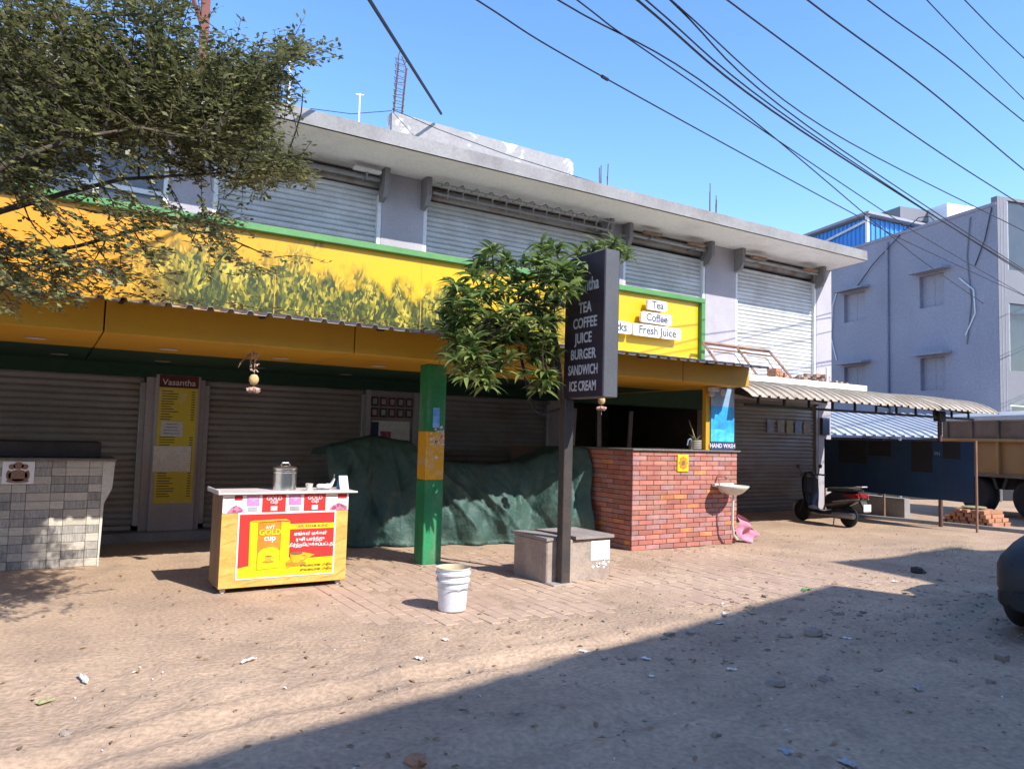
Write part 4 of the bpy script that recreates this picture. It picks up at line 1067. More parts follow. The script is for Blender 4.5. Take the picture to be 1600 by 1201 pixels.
# ================================================================== BUCKET
bk = thing('bucket', 'white plastic paint bucket standing alone on the pavement', 'bucket', (3.05, 5.80, 0))
bkx, bky = 3.055, 5.80
prof = [(0, .004), (.112, .004), (.118, .01), (.134, .24), (.134, .245), (.148, .25), (.148, .265), (.137, .27), (.139, .305), (.152, .308), (.152, .325), (.141, .33), (.143, .355), (.150, .358), (.150, .366), (.138, .366), (.134, .34), (.112, .03), (0, .03)]
smooth_angle(MB().lathe(prof[:-4], (bkx, bky, 0), 32, cap=False).build('shell', 'bucket_white', bk), 40)
smooth_angle(MB().lathe([(.1375, .3655), (.130, .33), (.108, .03), (0, .028)], (bkx, bky, 0), 32, cap=False).build('lining', 'bucket_in', bk), 40)
MB().tube([(bkx - .15, bky, .30), (bkx - .155, bky - .03, .22), (bkx - .12, bky - .11, .20), (bkx, bky - .152, .20), (bkx + .12, bky - .11, .2), (bkx + .155, bky - .03, .22), (bkx + .15, bky, .30)], .004, 5).build('handle', 'steel_grey', bk)

# ================================================================== POLE SIGN
ps = thing('pole_sign', 'dark purple double sided tea and coffee sign box on a steel post', 'sign', (4.62, 6.36, 0))
MB().cbox(4.565, 4.675, 6.30, 6.40, 0, 1.90, .006).build('post', 'pole_grey', ps)
bx = MB().cbox(4.61, 4.785, 5.735, 6.40, 1.905, 3.375, .006).build('sign_box', 'sign_side', ps)
MB().box(4.602, 4.609, 5.745, 6.39, 1.915, 3.365).build('face', 'sign_purple', bx)
MB().box(4.786, 4.793, 5.745, 6.39, 1.915, 3.365).build('face', 'sign_purple', bx)
RT = (R(90), 0, R(-90))
ty = 6.065
for body, z, s_, b_ in (('ICE CREAM', 2.02, .128, .022), ('SANDWICH', 2.185, .128, .022), ('BURGER', 2.345, .132, .022), ('JUICE', 2.51, .135, .022), ('COFFEE', 2.665, .135, .022), ('TEA', 2.82, .14, .022), ('Vasantha', 3.05, .17, .018)):
    w_ = .74 if body == 'ICE CREAM' else (.76 if body == 'SANDWICH' else (.82 if body == 'Vasantha' else .9))
    s_ *= 1.10; w_ *= .86; b_ = .020
    text(body, bx, (4.600, ty - (.02 if body in ('TEA', 'COFFEE') else 0), z), s_, 'letter_white', RT, bold=b_, sx=w_)
MB().tube([(4.70, 6.38, 1.92), (4.68, 6.55, 1.80), (4.55, 6.68, 1.74), (4.45, 6.72, 1.80), (4.36, 6.70, 1.98), (4.30, 6.70, 2.2), (4.24, 6.72, 2.45)], .016, 8).build('feed_hose', 'black_rubber', ps)

# ================================================================== PIT BOX
pb = thing('inspection_pit', 'low concrete pit box with cracked stone lids at the sign post', 'pit box', (4.88, 6.7, 0))
def wallbox(x0, x1, y0, y1, z0, z1):
    m = MB(); n = 8
    m.cbox(x0, x1, y0, y1, z0, z1, .012); return m
wallbox(4.46, 5.29, 6.42, 6.50, -.02, .43).build('front_wall', 'pit_concrete', pb)
wallbox(4.46, 4.54, 6.502, 7.06, -.02, .43).build('side_wall', 'pit_concrete', pb)
wallbox(5.21, 5.29, 6.502, 7.06, -.02, .425).build('side_wall', 'pit_concrete', pb)
wallbox(4.542, 5.208, 6.98, 7.06, -.02, .428).build('rear_wall', 'pit_concrete', pb)
MB().prism([(4.44, 6.40), (4.56, 6.36 + .05), (4.70, 6.52), (4.69, 7.08), (4.44, 7.09)], 'z', .432, .462).build('lid', 'lid_stone', pb)
MB().prism([(4.80, 6.38), (5.32, 6.385), (5.31, 7.08), (4.76, 7.09)], 'z', .434, .466).build('lid', 'lid_stone', pb)
MB().box(5.03, 5.285, 6.4165, 6.4195, .20, .405).build('limewash', 'lime_white', pb)
m = MB()
for k in range(14):
    x, z, w = rng.uniform(5.03, 5.28), .17 + rng.gauss(0, .025), rng.uniform(.006, .02)
    m.add([(x + w * math.cos(a) * 1.4, 6.4185, z + w * math.sin(a)) for a in np.linspace(0, 5.4, 7)], [tuple(range(7))])
m.build('lime_drips', 'lime_white', pb)
MB().cbox(4.44, 4.72, 6.26, 6.43, -.03, .016, .01).build('footing', 'pit_concrete', pb)

# ================================================================== HANGING CHARMS
def charm(x, y, z, full, label):
    t = thing('hanging_charm', label, 'charm', (x, y, z), group='charms hung from the canopy')
    MB().tube([(0, 0, .02), (0.003, 0, -.42 if full else -.3)], .004, 4).build('string', 'coconut', t, local=True)
    if full:
        m = MB()
        for k in range(60):
            zz = -.03 - .20 * rng.random(); rr = .035 * (1 - abs(zz + .12) * 3) + .008
            a = rng.uniform(0, 6.28); c = Vector((rr * math.cos(a), rr * math.sin(a), zz)); s_ = .016
            m.add([tuple(c + Vector((rng.uniform(-s_, s_), rng.uniform(-s_, s_), rng.uniform(-s_, s_)))) for _ in range(4)], [(0, 1, 2), (0, 2, 3), (0, 3, 1), (1, 3, 2)])
        m.build('flower_tassel', 'flower_pale', t, local=True)
        for k in range(5):
            a = -2.5 + k * .25
            MB().tube([(0, 0, -.05), (-.05 - .02 * k, .0, -.06 - .02 * k), (-.09 - .015 * k, 0, -.1 - .025 * k)], .006, 4, .002).build('dry_leaf', 'leaf_dry', t, local=True)
    zc = -.31 if full else -.12
    smooth_angle(MB().lathe([(0, -.052), (.03, -.045), (.047, -.01), (.046, .02), (.028, .048), (0, .055)], (0, 0, zc), 14).build('coconut', 'coconut', t, local=True), 70)
    m = MB()
    for k in range(14):
        a = k / 14 * 6.28
        m.add([(0, 0, zc - .065), (.055 * math.cos(a), .055 * math.sin(a), zc - .10), (.07 * math.cos(a + .35), .07 * math.sin(a + .35), zc - .085 - .02 * (k % 2)), (.04 * math.cos(a + .2), .04 * math.sin(a + .2), zc - .13)], [(0, 1, 2), (0, 2, 3), (0, 3, 1), (1, 3, 2)])
    m.build('shell_cluster', 'flower_pale', t, local=True)
charm(1.70, 7.50, 2.285, True, 'long flower and coconut charm hanging from the canopy soffit')
charm(6.0, 7.50, 2.10, False, 'short coconut charm hanging beside the pole sign')

# ================================================================== RIGHT AWNING
AX0, AX1 = 8.78, 15.85
aw = thing('curved_awning', 'cream corrugated awning with arched sheets over the last shutter', 'awning', (12.3, 7.6, 2.18))
def awn_prof(t):
    # t along slope: arch at the front edge, then flat rise to the ledge
    if t < .42:
        a = t / .42 * math.pi * .44; return 7.40 + .95 * (1 - math.cos(a)) / (1 - math.cos(math.pi * .44)) * .55 + .45 * (t / .42) * .95, 2.17 + .30 * math.sin(a)
    s_ = (t - .42) / .58
    y0, z0 = 7.40 + .95 * .55 + .45 * .95, 2.17 + .30 * math.sin(math.pi * .44)
    return y0 + (10.3 - y0) * s_, z0 + (2.66 - z0) * s_
per = .205; nsheet = 7
wid = (AX1 - AX0) / nsheet
for q in range(nsheet):
    a, b = AX0 + q * wid - .03, AX0 + (q + 1) * wid + .03
    pf = corr_profile(a, b, per, .03)
    nt_ = 16; vs = []
    lift = .012 * (q % 2) + .006
    fy = rng.uniform(-.05, .05)
    for (x, z) in pf:
        for k in range(nt_ + 1):
            yy, zz = awn_prof(k / nt_)
            vs.append((x, yy + fy * (1 - k / nt_), zz + z + lift + .01 * mnoise.noise(Vector((x, k * .3, q)))))
    m = MB(); m.add(vs, [(i * (nt_ + 1) + k, (i + 1) * (nt_ + 1) + k, (i + 1) * (nt_ + 1) + k + 1, i * (nt_ + 1) + k + 1) for i in range(len(pf) - 1) for k in range(nt_)])
    n0 = len(m.v); ff = list(m.f); m.add([(x, y, z - .005) for x, y, z in vs], [tuple(reversed(f)) for f in ff[:]])
    m.build('sheet', 'awning_cream', aw)
MB().box(9.1, 15.8, 7.86, 7.90, 2.06, 2.10).build('truss_chord', 'dark_steel', aw)
MB().box(9.1, 15.8, 7.86, 7.90, 2.22, 2.255).build('truss_chord', 'dark_steel', aw)
for k, x in enumerate(np.arange(9.4, 15.8, .62)):
    MB().box(x - .018, x + .018, 7.865, 7.895, 2.10, 2.22).build('truss_web', 'dark_steel', aw)
for x in (9.4, 11.2, 13.0, 14.57, 15.7):
    MB().tube([(x, 7.95, 2.21), (x, 8.8, 2.38), (x, 9.95, 2.56)], .022, 4).build('rafter', 'dark_steel', aw)
MB().tube([(14.57, 7.89, 0), (14.57, 7.89, 2.2)], .04, 8).build('post', 'rebar', aw)
MB().cbox(14.45, 14.69, 7.83, 7.95, 2.0, 2.2, .01).build('post_head', 'dark_steel', aw)
# rubble and bricks on the ledge
lb = thing('ledge_bricks', 'stack of loose orange bricks on the ledge under the last shutter', 'bricks', (12.9, 10.4, 2.816))
for k in range(8):
    x = 12.75 + .13 * (k % 3) ; z = 2.816 + .075 * (k // 3)
    MB().cbox(x - .06, x + .05, 10.2 + rng.uniform(-.03, .03), 10.42, z, z + .07, .006).build('brick', 'raw_brick', lb)
for k in range(22):
    pass
m = MB()
for k in range(46):
    x = 13.25 + rng.random() * 1.95; h = .12 * math.exp(-((x - 14.2) / .55) ** 2) + .03
    c = Vector((x, 10.2 + rng.random() * .4, 2.82 + rng.random() * h)); s_ = rng.uniform(.03, .08)
    vs = [tuple(c + Vector((sx * s_ * rng.uniform(.5, 1), sy * s_ * rng.uniform(.5, 1), max(-.5, sz) * s_ * rng.uniform(.4, .9) + s_ * .4))) for sx in (-1, 1) for sy in (-1, 1) for sz in (-1, 1)]
    m.add(vs, [(0, 1, 3, 2), (4, 6, 7, 5), (0, 4, 5, 1), (2, 3, 7, 6), (0, 2, 6, 4), (1, 5, 7, 3)])
tag(m.build('rubble', 'rubble'), 'heap of broken brick rubble along the ledge by the corner', None, None, 'stuff')
tag(MB().cbox(14.25, 14.29, 10.1, 10.14, 2.817, 3.16, .004).build('white_peg', 'rail_white'), 'short white upright peg standing in the ledge rubble', 'peg')
# leaning brown steel frame
bf = thing('leaning_frame', 'brown steel window frame leaning on the ledge beside the signboard', 'window frame', (11.9, 10.4, 2.84))
T = [(10.906, 10.5, 3.437), (11.855, 10.5, 3.44), (12.869, 10.5, 3.422)]
F = [(10.98, 10.02, 2.83), (11.93, 10.02, 2.83), (13.0, 10.02, 2.83)]
for a, b in zip(T, F):
    MB().tube([a, b], .026, 4).build('stile', 'brown_frame', bf)
MB().tube([T[0], T[2]], .035, 4).build('top_rail', 'brown_frame', bf)
MB().tube([(10.95, 10.44, 3.33), (12.85, 10.44, 3.32)], .016, 4).build('inner_rail', 'brown_frame', bf)
for k in (0, 1):
    MB().tube([(11.1 + k * .95, 10.40, 3.27), (11.7 + k * .95, 10.40, 3.26), (11.72 + k * .95, 10.1, 2.86)], .012, 4).build('inner_bar', 'brown_frame', bf)
# notices pinned on the right shutter
nb = thing('shutter_notices', 'row of small notices pasted on the dark shutter under the awning', 'notices', (14.2, 11, 1.9))
for k, (x, mk) in enumerate(((13.6, 'paper_blue'), (13.95, 'paper_grey'), (14.25, 'leaf_pot'), (14.55, 'paper_blue'), (14.85, 'pit_concrete'))):
    MB().box(x - .11, x + .11, 11.055, 11.06, 1.72 + .02 * (k % 2), 2.02).build('notice', mk, nb)
tag(MB().cbox(15.25, 15.52, 10.93, 10.998, 1.72, 2.12, .008).build('meter_box', 'poster_navy'), 'dark meter box on the sunlit pier by the awning end', 'meter box')

# ================================================================== BLUE BOARD
A, B = Vector((14.26, 7.13, 0)), Vector((15.12, 10.78, 0))
dv = (B - A); Lb = dv.length; ang = math.atan2(dv.y, dv.x)
bb = thing('blue_board', 'large dark blue sheet board on posts beside the parked scooter', 'board', A, ang)
MB().box(0, Lb, -.012, .012, .52, 1.62).build('sheet', 'board_blue', bb, local=True)
for a, b, z0, z1 in ((.25, .62, 1.30, 1.60), (.86, 1.35, 1.02, 1.61), (1.85, 2.45, 1.3, 1.6), (2.5, 3.3, 1.12, 1.6)):
    MB().box(a, b, .0125, .016, z0, z1).build('dark_patch', 'board_dark', bb, local=True)
text('PH', bb, (.75, .014, 1.38), .10, 'paper_blue', rot=(R(90), 0, R(180)), local=True, extrude=.001)
for s_ in (-.03, Lb / 2 + .2, Lb + .02):
    MB().tube([(s_, -.03, 0), (s_, -.03, 1.64)], .022, 8).build('post', 'brown_frame', bb, local=True)
MB().box(0, Lb, -.03, -.013, 1.56, 1.60).build('rail', 'dark_steel', bb, local=True)
MB().box(0, Lb, -.03, -.013, .56, .60).build('rail', 'dark_steel', bb, local=True)
lw = MB().prism([(15.25, 9.0), (15.45, 9.0), (15.75, 10.9), (15.55, 10.9)], 'z', 0, .42).build('low_wall', 'concrete')
tag(lw, 'low grey plastered wall behind the scooter and blue board', 'wall')
# lane kerb
kb = thing('lane_kerb', 'low concrete kerb edging the side lane by the posts', 'kerb', (14.9, 7.7, 0), kind='structure')
pts = [(14.45, 9.6), (14.72, 8.6), (14.86, 7.7), (15.02, 6.65), (15.25, 5.4), (15.5, 4.2)]
for (a, b), (c, d) in zip(pts, pts[1:]):
    MB().prism([(a, b), (a + .12, b), (c + .12, d), (c, d)], 'z', -.05, .07).build('kerb_stone', 'concrete', kb)
# stack of bricks behind the board
bs = thing('brick_stack', 'neat stack of new orange bricks with a round lid behind the posts', 'bricks', (15.9, 8.0, 0))
BRK = MB().cbox(0, .23, 0, .11, 0, .072, .005)
bme = bpy.data.meshes.new('loose_brick'); bme.from_pydata(BRK.v, [], BRK.f); bme.materials.append(M['raw_brick'])
for lay in range(4):
    for i in range(3):
        for j in range(7 - lay):
            inst('brick', bme, bs, (-.35 + i * .24 + .02 * (lay % 2), -.55 + j * .15 + rng.uniform(-.015, .015) + .05 * lay, lay * .075), (0, 0, rng.uniform(-.06, .06)))
smooth_angle(MB().lathe([(0, .0), (.22, .0), (.23, .012), (.20, .03), (0, .035)], (0, -.05, .32), 18).build('round_lid', 'leaf_pot', bs, local=True))

# ================================================================== SCOOTER
def wheel(m_t, m_r, parent, x, y, r, w, rimr):
    p = []
    for k in range(9):
        a = -math.pi / 2 + math.pi * k / 8
        p.append((r - w * .5 + w * .5 * math.cos(a), w * .5 * math.sin(a)))
    prof = [(rimr, -w * .45)] + p + [(rimr, w * .45)]
    ty = smooth_angle(MB().lathe(prof, (x, y, r), 28, 'y').build('wheel', m_t, parent, local=True), 50)
    MB().lathe([(0, -w * .3), (rimr * .3, -w * .42), (rimr * .35, -w * .25), (rimr * .85, -w * .25), (rimr + .004, -w * .42), (rimr + .004, w * .42), (rimr * .85, w * .25), (rimr * .3, w * .3), (0, w * .3)], (x, y, r), 20, 'y').build('rim', m_r, ty, local=True)
    return ty
p0 = Vector((12.62, 8.50, 0)); p1 = Vector((12.78, 9.62, 0))
ang = math.atan2(p1.y - p0.y, p1.x - p0.x)
sc_ = thing('scooter', 'black parked scooter with red tail lamp facing the dark shutter', 'scooter', p0, ang)
sc_.scale = (.90, .90, .90)
WB = 1.25
wheel('black_rubber', 'scooter_silver', sc_, 0, 0, .215, .10, .13)
wheel('black_rubber', 'scooter_silver', sc_, WB, 0, .22, .095, .14)
L_ = dict(parent=sc_, local=True)
smooth_angle(MB().loft([(-.36, .66, .03, .03, 2), (-.30, .64, .09, .07, 2.5), (-.15, .60, .145, .12, 2.6), (.10, .56, .165, .17, 2.8), (.32, .52, .17, .19, 3), (.48, .48, .15, .16, 3), (.52, .46, .10, .10, 3)], 18).build('rear_body', 'scooter_paint', **L_))
smooth_angle(MB().loft([(-.30, .755, .09, .03, 2.5), (-.18, .765, .135, .05, 2.6), (.05, .76, .15, .055, 2.6), (.22, .745, .14, .05, 2.6), (.45, .735, .12, .05, 2.6), (.52, .71, .06, .03, 2.5)], 18).build('seat', 'seat_black', **L_))
MB().tube([(-.12, .12, .80), (-.30, .11, .84), (-.38, .07, .84), (-.38, -.07, .84), (-.30, -.11, .84), (-.12, -.12, .80)], .014, 6).build('grab_rail', 'scooter_silver', **L_)
MB().loft([(-.395, .655, .075, .035, 3), (-.37, .66, .10, .05, 3), (-.30, .66, .12, .055, 3)], 14).build('tail_lamp', 'scooter_red', **L_)
for s_ in (-1, 1):
    MB().prism([(-.36, .67), (-.30, .70), (-.02, .66), (.02, .63), (-.28, .60), (-.37, .63)], 'y', s_ * .118, s_ * .150).build('tail_lamp', 'scooter_red', **L_)
    MB().tube([(-.37, s_ * .13, .60), (-.1, s_ * .168, .56), (.25, s_ * .178, .50)], .012, 5).build('trim', 'scooter_silver', **L_)
    MB().tube([(1.06, s_ * .10, 1.0), (1.02, s_ * .26, 1.01), (.94, s_ * .36, 1.0)], .018, 8).build('handlebar', 'seat_black', **L_)
    mr_ = MB().tube([(1.02, s_ * .24, 1.02), (1.06, s_ * .30, 1.15)], .007, 6).build('mirror_stalk', 'seat_black', **L_)
    MB().loft([(1.045, 1.19, .01, .02, 2, s_ * .32), (1.055, 1.19, .055, .045, 2.4, s_ * .32), (1.075, 1.19, .04, .03, 2.4, s_ * .32)], 12).build('mirror', 'seat_black', mr_, local=True)
MB().box(-.455, -.445, -.10, .10, .36, .50).build('number_plate', 'plate_white', **L_)
MB().prism([(-.30, .56), (-.36, .56), (-.46, .34), (-.44, .33)], 'y', -.08, .08).build('mudflap', 'seat_black', **L_)
smooth_angle(MB().loft([(.30, .27, .14, .06, 3), (.55, .24, .19, .045, 3), (.88, .25, .18, .04, 3), (.96, .30, .12, .06, 3)], 14).build('footboard', 'scooter_paint', **L_))
# front apron
vs = []; na, nb_ = 12, 12
for i in range(na + 1):
    t = i / na; z = .26 + t * .66; x = .97 + .10 * math.sin(t * 1.4) - .02 * t
    hw = .13 + .10 * math.sin(min(1, t * 1.15) * math.pi * .62)
    for j in range(nb_ + 1):
        s_ = -1 + 2 * j / nb_; vs.append((x + .12 * (1 - s_ * s_), hw * s_, z))
m = MB(); m.add(vs, [(i * (nb_ + 1) + j, i * (nb_ + 1) + j + 1, (i + 1) * (nb_ + 1) + j + 1, (i + 1) * (nb_ + 1) + j) for i in range(na) for j in range(nb_)])
n0 = len(m.v); ff = list(m.f); m.add([(x - .035, y * .96, z) for x, y, z in vs], [tuple(reversed(f)) for f in ff])
smooth_angle(m.build('front_apron', 'scooter_paint', **L_))
smooth_angle(MB().loft([(.94, .98, .06, .05, 2.4), (1.0, 1.0, .13, .085, 2.4), (1.10, .99, .14, .09, 2.4), (1.17, .96, .09, .06, 2.4)], 16).build('handle_cowl', 'scooter_paint', **L_))
MB().loft([(1.165, .96, .085, .055, 2.4), (1.19, .955, .06, .04, 2.2)], 14).build('headlamp', 'glass_dark', **L_)
m = MB(); vs = []
for i in range(9):
    a = R(-10 + 150 * i / 8)
    for j in range(5):
        s_ = -1 + j / 2; rr = .255 - .03 * s_ * s_
        vs.append((WB + rr * math.cos(a), .075 * s_, .22 + rr * math.sin(a)))
m.add(vs, [(i * 5 + j, i * 5 + j + 1, (i + 1) * 5 + j + 1, (i + 1) * 5 + j) for i in range(8) for j in range(4)])
m.build('front_fender', 'scooter_paint', smooth=True, **L_)
for s_ in (-1, 1): MB().tube([(1.08, s_ * .06, .60), (1.20, s_ * .075, .30), (WB, s_ * .075, .22)], .02, 6).build('fork', 'seat_black', **L_)
smooth_angle(MB().loft([(-.26, .25, .05, .06, 2.2, .15), (.1, .24, .055, .065, 2.2, .15), (.3, .25, .03, .035, 2.2, .13)], 12).build('exhaust', 'steel_grey', **L_))
smooth_angle(MB().loft([(-.12, .24, .09, .08, 2.6), (.15, .28, .12, .13, 2.6), (.36, .28, .10, .10, 2.6)], 12).build('engine', 'dark_steel', **L_))
MB().tube([(.28, .10, .2), (.24, .17, .0)], .012, 6).build('side_stand', 'steel_grey', **L_)

# ================================================================== TRUCK in the lane
lane = Vector((.25, .968, 0)); tang = math.atan2(lane.y, lane.x)
tk = thing('tipper_truck', 'ochre tipper truck with ribbed body parked in the side lane', 'truck', (19.0, 8.1, 0), tang)
L_ = dict(parent=tk, local=True)
MB().cbox(-3.4, 1.5, -1.1, 1.1, .92, 1.72, .02).build('tipper_body', 'truck_ochre', **L_)
MB().cbox(-3.42, 1.52, -1.13, 1.13, 1.70, 2.18, .02).build('raised_side', 'truck_wood', **L_)
for k in range(8):
    x = -3.3 + k * .66
    MB().cbox(x, x + .07, 1.10, 1.19, .93, 1.69, .008).build('rib', 'truck_ochre', **L_)
    MB().cbox(x, x + .05, 1.13, 1.18, 1.72, 2.16, .008).build('rib', 'truck_wood', **L_)
MB().cbox(-3.42, 1.52, 1.10, 1.20, .88, .95, .01).build('lower_rail', 'truck_wood', **L_)
MB().cbox(-3.42, 1.52, 1.10, 1.21, 1.66, 1.73, .01).build('upper_rail', 'truck_ochre', **L_)
smooth_angle(MB().loft([(-3.5, 2.16, 1.16, .04, 3), (-3.3, 2.18, 1.2, .16, 2.6), (-1, 2.20, 1.2, .20, 2.6), (1.4, 2.18, 1.2, .16, 2.6), (1.55, 2.16, 1.16, .05, 3)], 18).build('load_cover', 'roof_sheet', **L_))
MB().box(-5.4, 1.5, -.45, .45, .62, .88).build('chassis', 'dark_steel', **L_)
for x in (.7, -.6, -4.5):
    for s_ in (-1, 1): wheel('black_rubber', 'dark_steel', tk, x, s_ * .92, .46, .28, .27)
for x in (.7, -.6): MB().prism([(x - .62, .62), (x - .5, .95), (x + .5, .95), (x + .62, .62), (x + .54, .62), (x + .45, .88), (x - .45, .88), (x - .54, .62)], 'y', .78, 1.1).build('mudguard', 'dark_steel', **L_)
cb_ = MB().cbox(-5.6, -3.6, -1.05, 1.05, .6, 2.35, .12).build('cab', 'truck_ochre', **L_)
MB().box(-5.2, -4.1, 1.051, 1.058, 1.5, 2.15).build('cab_window', 'glass_dark', cb_, local=True)
MB().box(-5.608, -5.601, -.85, .85, 1.5, 2.15).build('windscreen', 'glass_dark', cb_, local=True)

# ================================================================== GREY BUILDING behind
gb = thing('grey_building', 'grey three storey building with blank windows behind the side lane', 'building', (25.96, 12.14, 0), math.atan2(-.248, .969))
L_ = dict(parent=gb, local=True)
def wall_with_holes(L0, L1, H, holes, depth, name, matn):
    # wall in the local x=0 plane along y, holes (y0,y1,z0,z1)
    ys = sorted({L0, L1, *[h[0] for h in holes], *[h[1] for h in holes]}); zs = sorted({0, H, *[h[2] for h in holes], *[h[3] for h in holes]})
    m = MB()
    for a, b in zip(ys, ys[1:]):
        for c, d in zip(zs, zs[1:]):
            if any(h[0] <= a and b <= h[1] and h[2] <= c and d <= h[3] for h in holes): continue
            m.quad((0, b, c), (0, a, c), (0, a, d), (0, b, d))
    for y0, y1, z0, z1 in holes:
        m.quad((0, y0, z0), (depth, y0, z0), (depth, y0, z1), (0, y0, z1)); m.quad((depth, y1, z0), (0, y1, z0), (0, y1, z1), (depth, y1, z1))
        m.quad((0, y0, z1), (depth, y0, z1), (depth, y1, z1), (0, y1, z1)); m.quad((0, y1, z0), (depth, y1, z0), (depth, y0, z0), (0, y0, z0))
    return m.build(name, matn, **L_)
holes = []
for zt in (7.66, 4.68, 1.75):
    for (a, b) in ((2.05, 3.1), (5.75, 6.9), (9.4, 10.5), (13, 14)):
        holes.append((a, b, zt - 1.16, zt))
wall_with_holes(0, 24, 9.45, holes, .16, 'side_wall', 'grey_build')
for (a, b, z0, z1) in holes:
    w = MB().box(.15, .2, a - .05, b + .05, z0 - .05, z1 + .05).build('window', 'grey_build', **L_)
    MB().box(.142, .149, (a + b) / 2 - .012, (a + b) / 2 + .012, z0, z1).build('meeting_stile', 'grey_build', w, local=True)
    MB().prism([(0.001, z1 + .10), (-.45, z1 + .06), (-.45, z1 + .12), (0.001, z1 + .18)], 'y', a - .28, b + .15).build('sunshade', 'grey_build', **L_)
MB().box(-.03, .2, 0, 24, 9.45, 9.56).build('coping', 'grey_build', **L_)
MB().box(.2, 14, .2, 24, 9.2, 9.3).build('roof', 'concrete', **L_)
MB().box(.2, 14, 23.8, 24, 0, 9.4).build('rear_wall', 'grey_build', **L_)
# front face with cladding and glazing
MB().box(0.001, .42, -.02, .2, 0, 9.75).build('front_pier', 'grey_panel', **L_)
for k, z0 in enumerate((.6, 4.05, 7.35)):
    MB().box(.42, 14, -.02, .2, z0 - (1.1 if k else .6), z0).build('spandrel', 'grey_panel', **L_)
    for q in range(5):
        x0 = .44 + q * 2.5
        wn = MB().box(x0, x0 + 2.2, .05, .08, z0 + .01, z0 + 2.3).build('window', 'glass_dark', **L_)
        for xx in (x0, x0 + 1.1, x0 + 2.16): MB().box(xx, xx + .05, .0, .05, z0, z0 + 2.31).build('frame', 'steel_grey', wn, local=True)
        MB().box(x0 + 2.21, x0 + 2.5, -.02, .2, z0, z0 + 2.34).build('pier', 'grey_panel', **L_)
MB().box(.42, 14, -.02, .2, 9.65, 9.75).build('spandrel', 'grey_panel', **L_)
for xx in (.14, .28): MB().box(xx - .01, xx + .01, -.028, -.021, 0, 9.75).build('panel_joint', 'grey_build', **L_)
MB().tube([(-.07, 4.55, 0), (-.07, 4.55, 9.3)], .055, 8).build('downpipe', 'grey_build', **L_)
MB().tube([(-.03, .95, 9.3), (-.03, 1.1, 8.0), (-.03, .95, 6.4), (-.03, 1.15, 5.0)], .02, 5).build('conduit', 'grey_panel', **L_)
MB().tube([(-.03, 1.4, 7.3), (-.05, .85, 6.8), (-.05, .8, 6.0), (-.03, 1.2, 5.3)], .022, 5).build('cable_loop', 'rail_white', **L_)
MB().tube([(-.03, 7.25, 7.9), (-.06, 7.5, 7.3), (-.06, 7.6, 6.0), (-.03, 7.3, 5.0)], .025, 5).build('cable_loop', 'rail_white', **L_)
MB().tube([(0, 3.9, 9.5), (-.1, 4.2, 9.2), (-.1, 5.2, 8.6), (-.05, 6.2, 7.8)], .018, 5).build('cable_loop', 'wire_black', **L_)
MB().tube([(0, 3.9, 9.5), (.2, 3.3, 9.95), (.3, 2.9, 9.9), (.4, 2.6, 9.5)], .018, 5).build('cable_loop', 'wire_black', **L_)
MB().tube([(-.03, .15, 9.4), (-.05, .4, 8.4), (-.03, .8, 7.6)], .018, 5).build('cable_loop', 'wire_black', **L_)
# blue roof shed and white tank room
bs2 = thing('roof_shed', 'blue corrugated sheet shed on the grey building roof', 'shed', (30.2, 19.4, 9.3), math.atan2(-.248, .969))
L_ = dict(parent=bs2, local=True)
def corr_wall(n, L0, L1, z0, z1a, z1b, along):
    m = MB(); pf = corr_profile(L0, L1, .26, .05); vs = []
    for x, d in pf:
        t = (x - L0) / (L1 - L0); zt = z1a + (z1b - z1a) * t
        vs += [(x, -d, z0), (x, -d, zt)] if along == 'x' else [(-d, x, z0), (-d, x, zt)]
    m.add(vs, [(2 * i, 2 * i + 2, 2 * i + 3, 2 * i + 1) for i in range(len(pf) - 1)])
    return m.build(n, 'shed_blue', **L_)
corr_wall('front_sheet', 0, 4.6, 0, 2.2, 1.9, 'x')
corr_wall('side_sheet', 0, 6, 0, 2.2, 2.2, 'y')
MB().prism([(-.25, 2.28), (4.9, 1.95), (4.9, 2.05), (-.25, 2.40)], 'y', -.35, 6.4).build('roof', 'shed_roof', **L_)
MB().box(-.14, -.02, -.14, -.02, 0, 2.28).build('corner_post', 'rail_white', **L_)
MB().box(1.0, 1.7, -.09, -.06, .3, 1.1).build('pale_hatch', 'rail_white', **L_)
MB().tube([(-.1, -.1, 2.05), (-.1, 3.6, 1.6)], .06, 6).build('drain_pipe', 'rail_white', **L_)
MB().box(-1.2, -.2, 4.6, 9, 0, 1.5).build('stair_block', 'grey_panel', **L_)
tr = thing('tank_room', 'white concrete tank room beside the blue roof shed', 'roof room', (33.3, 17.6, 9.3), math.atan2(-.248, .969))
MB().box(0, 2.2, 0, 3, 0, 3.0).build('room', 'tank_white', tr, local=True)
MB().box(-1.6, .2, 1.0, 3.6, 2.4, 2.95).build('overhang', 'grey_panel', tr, local=True)

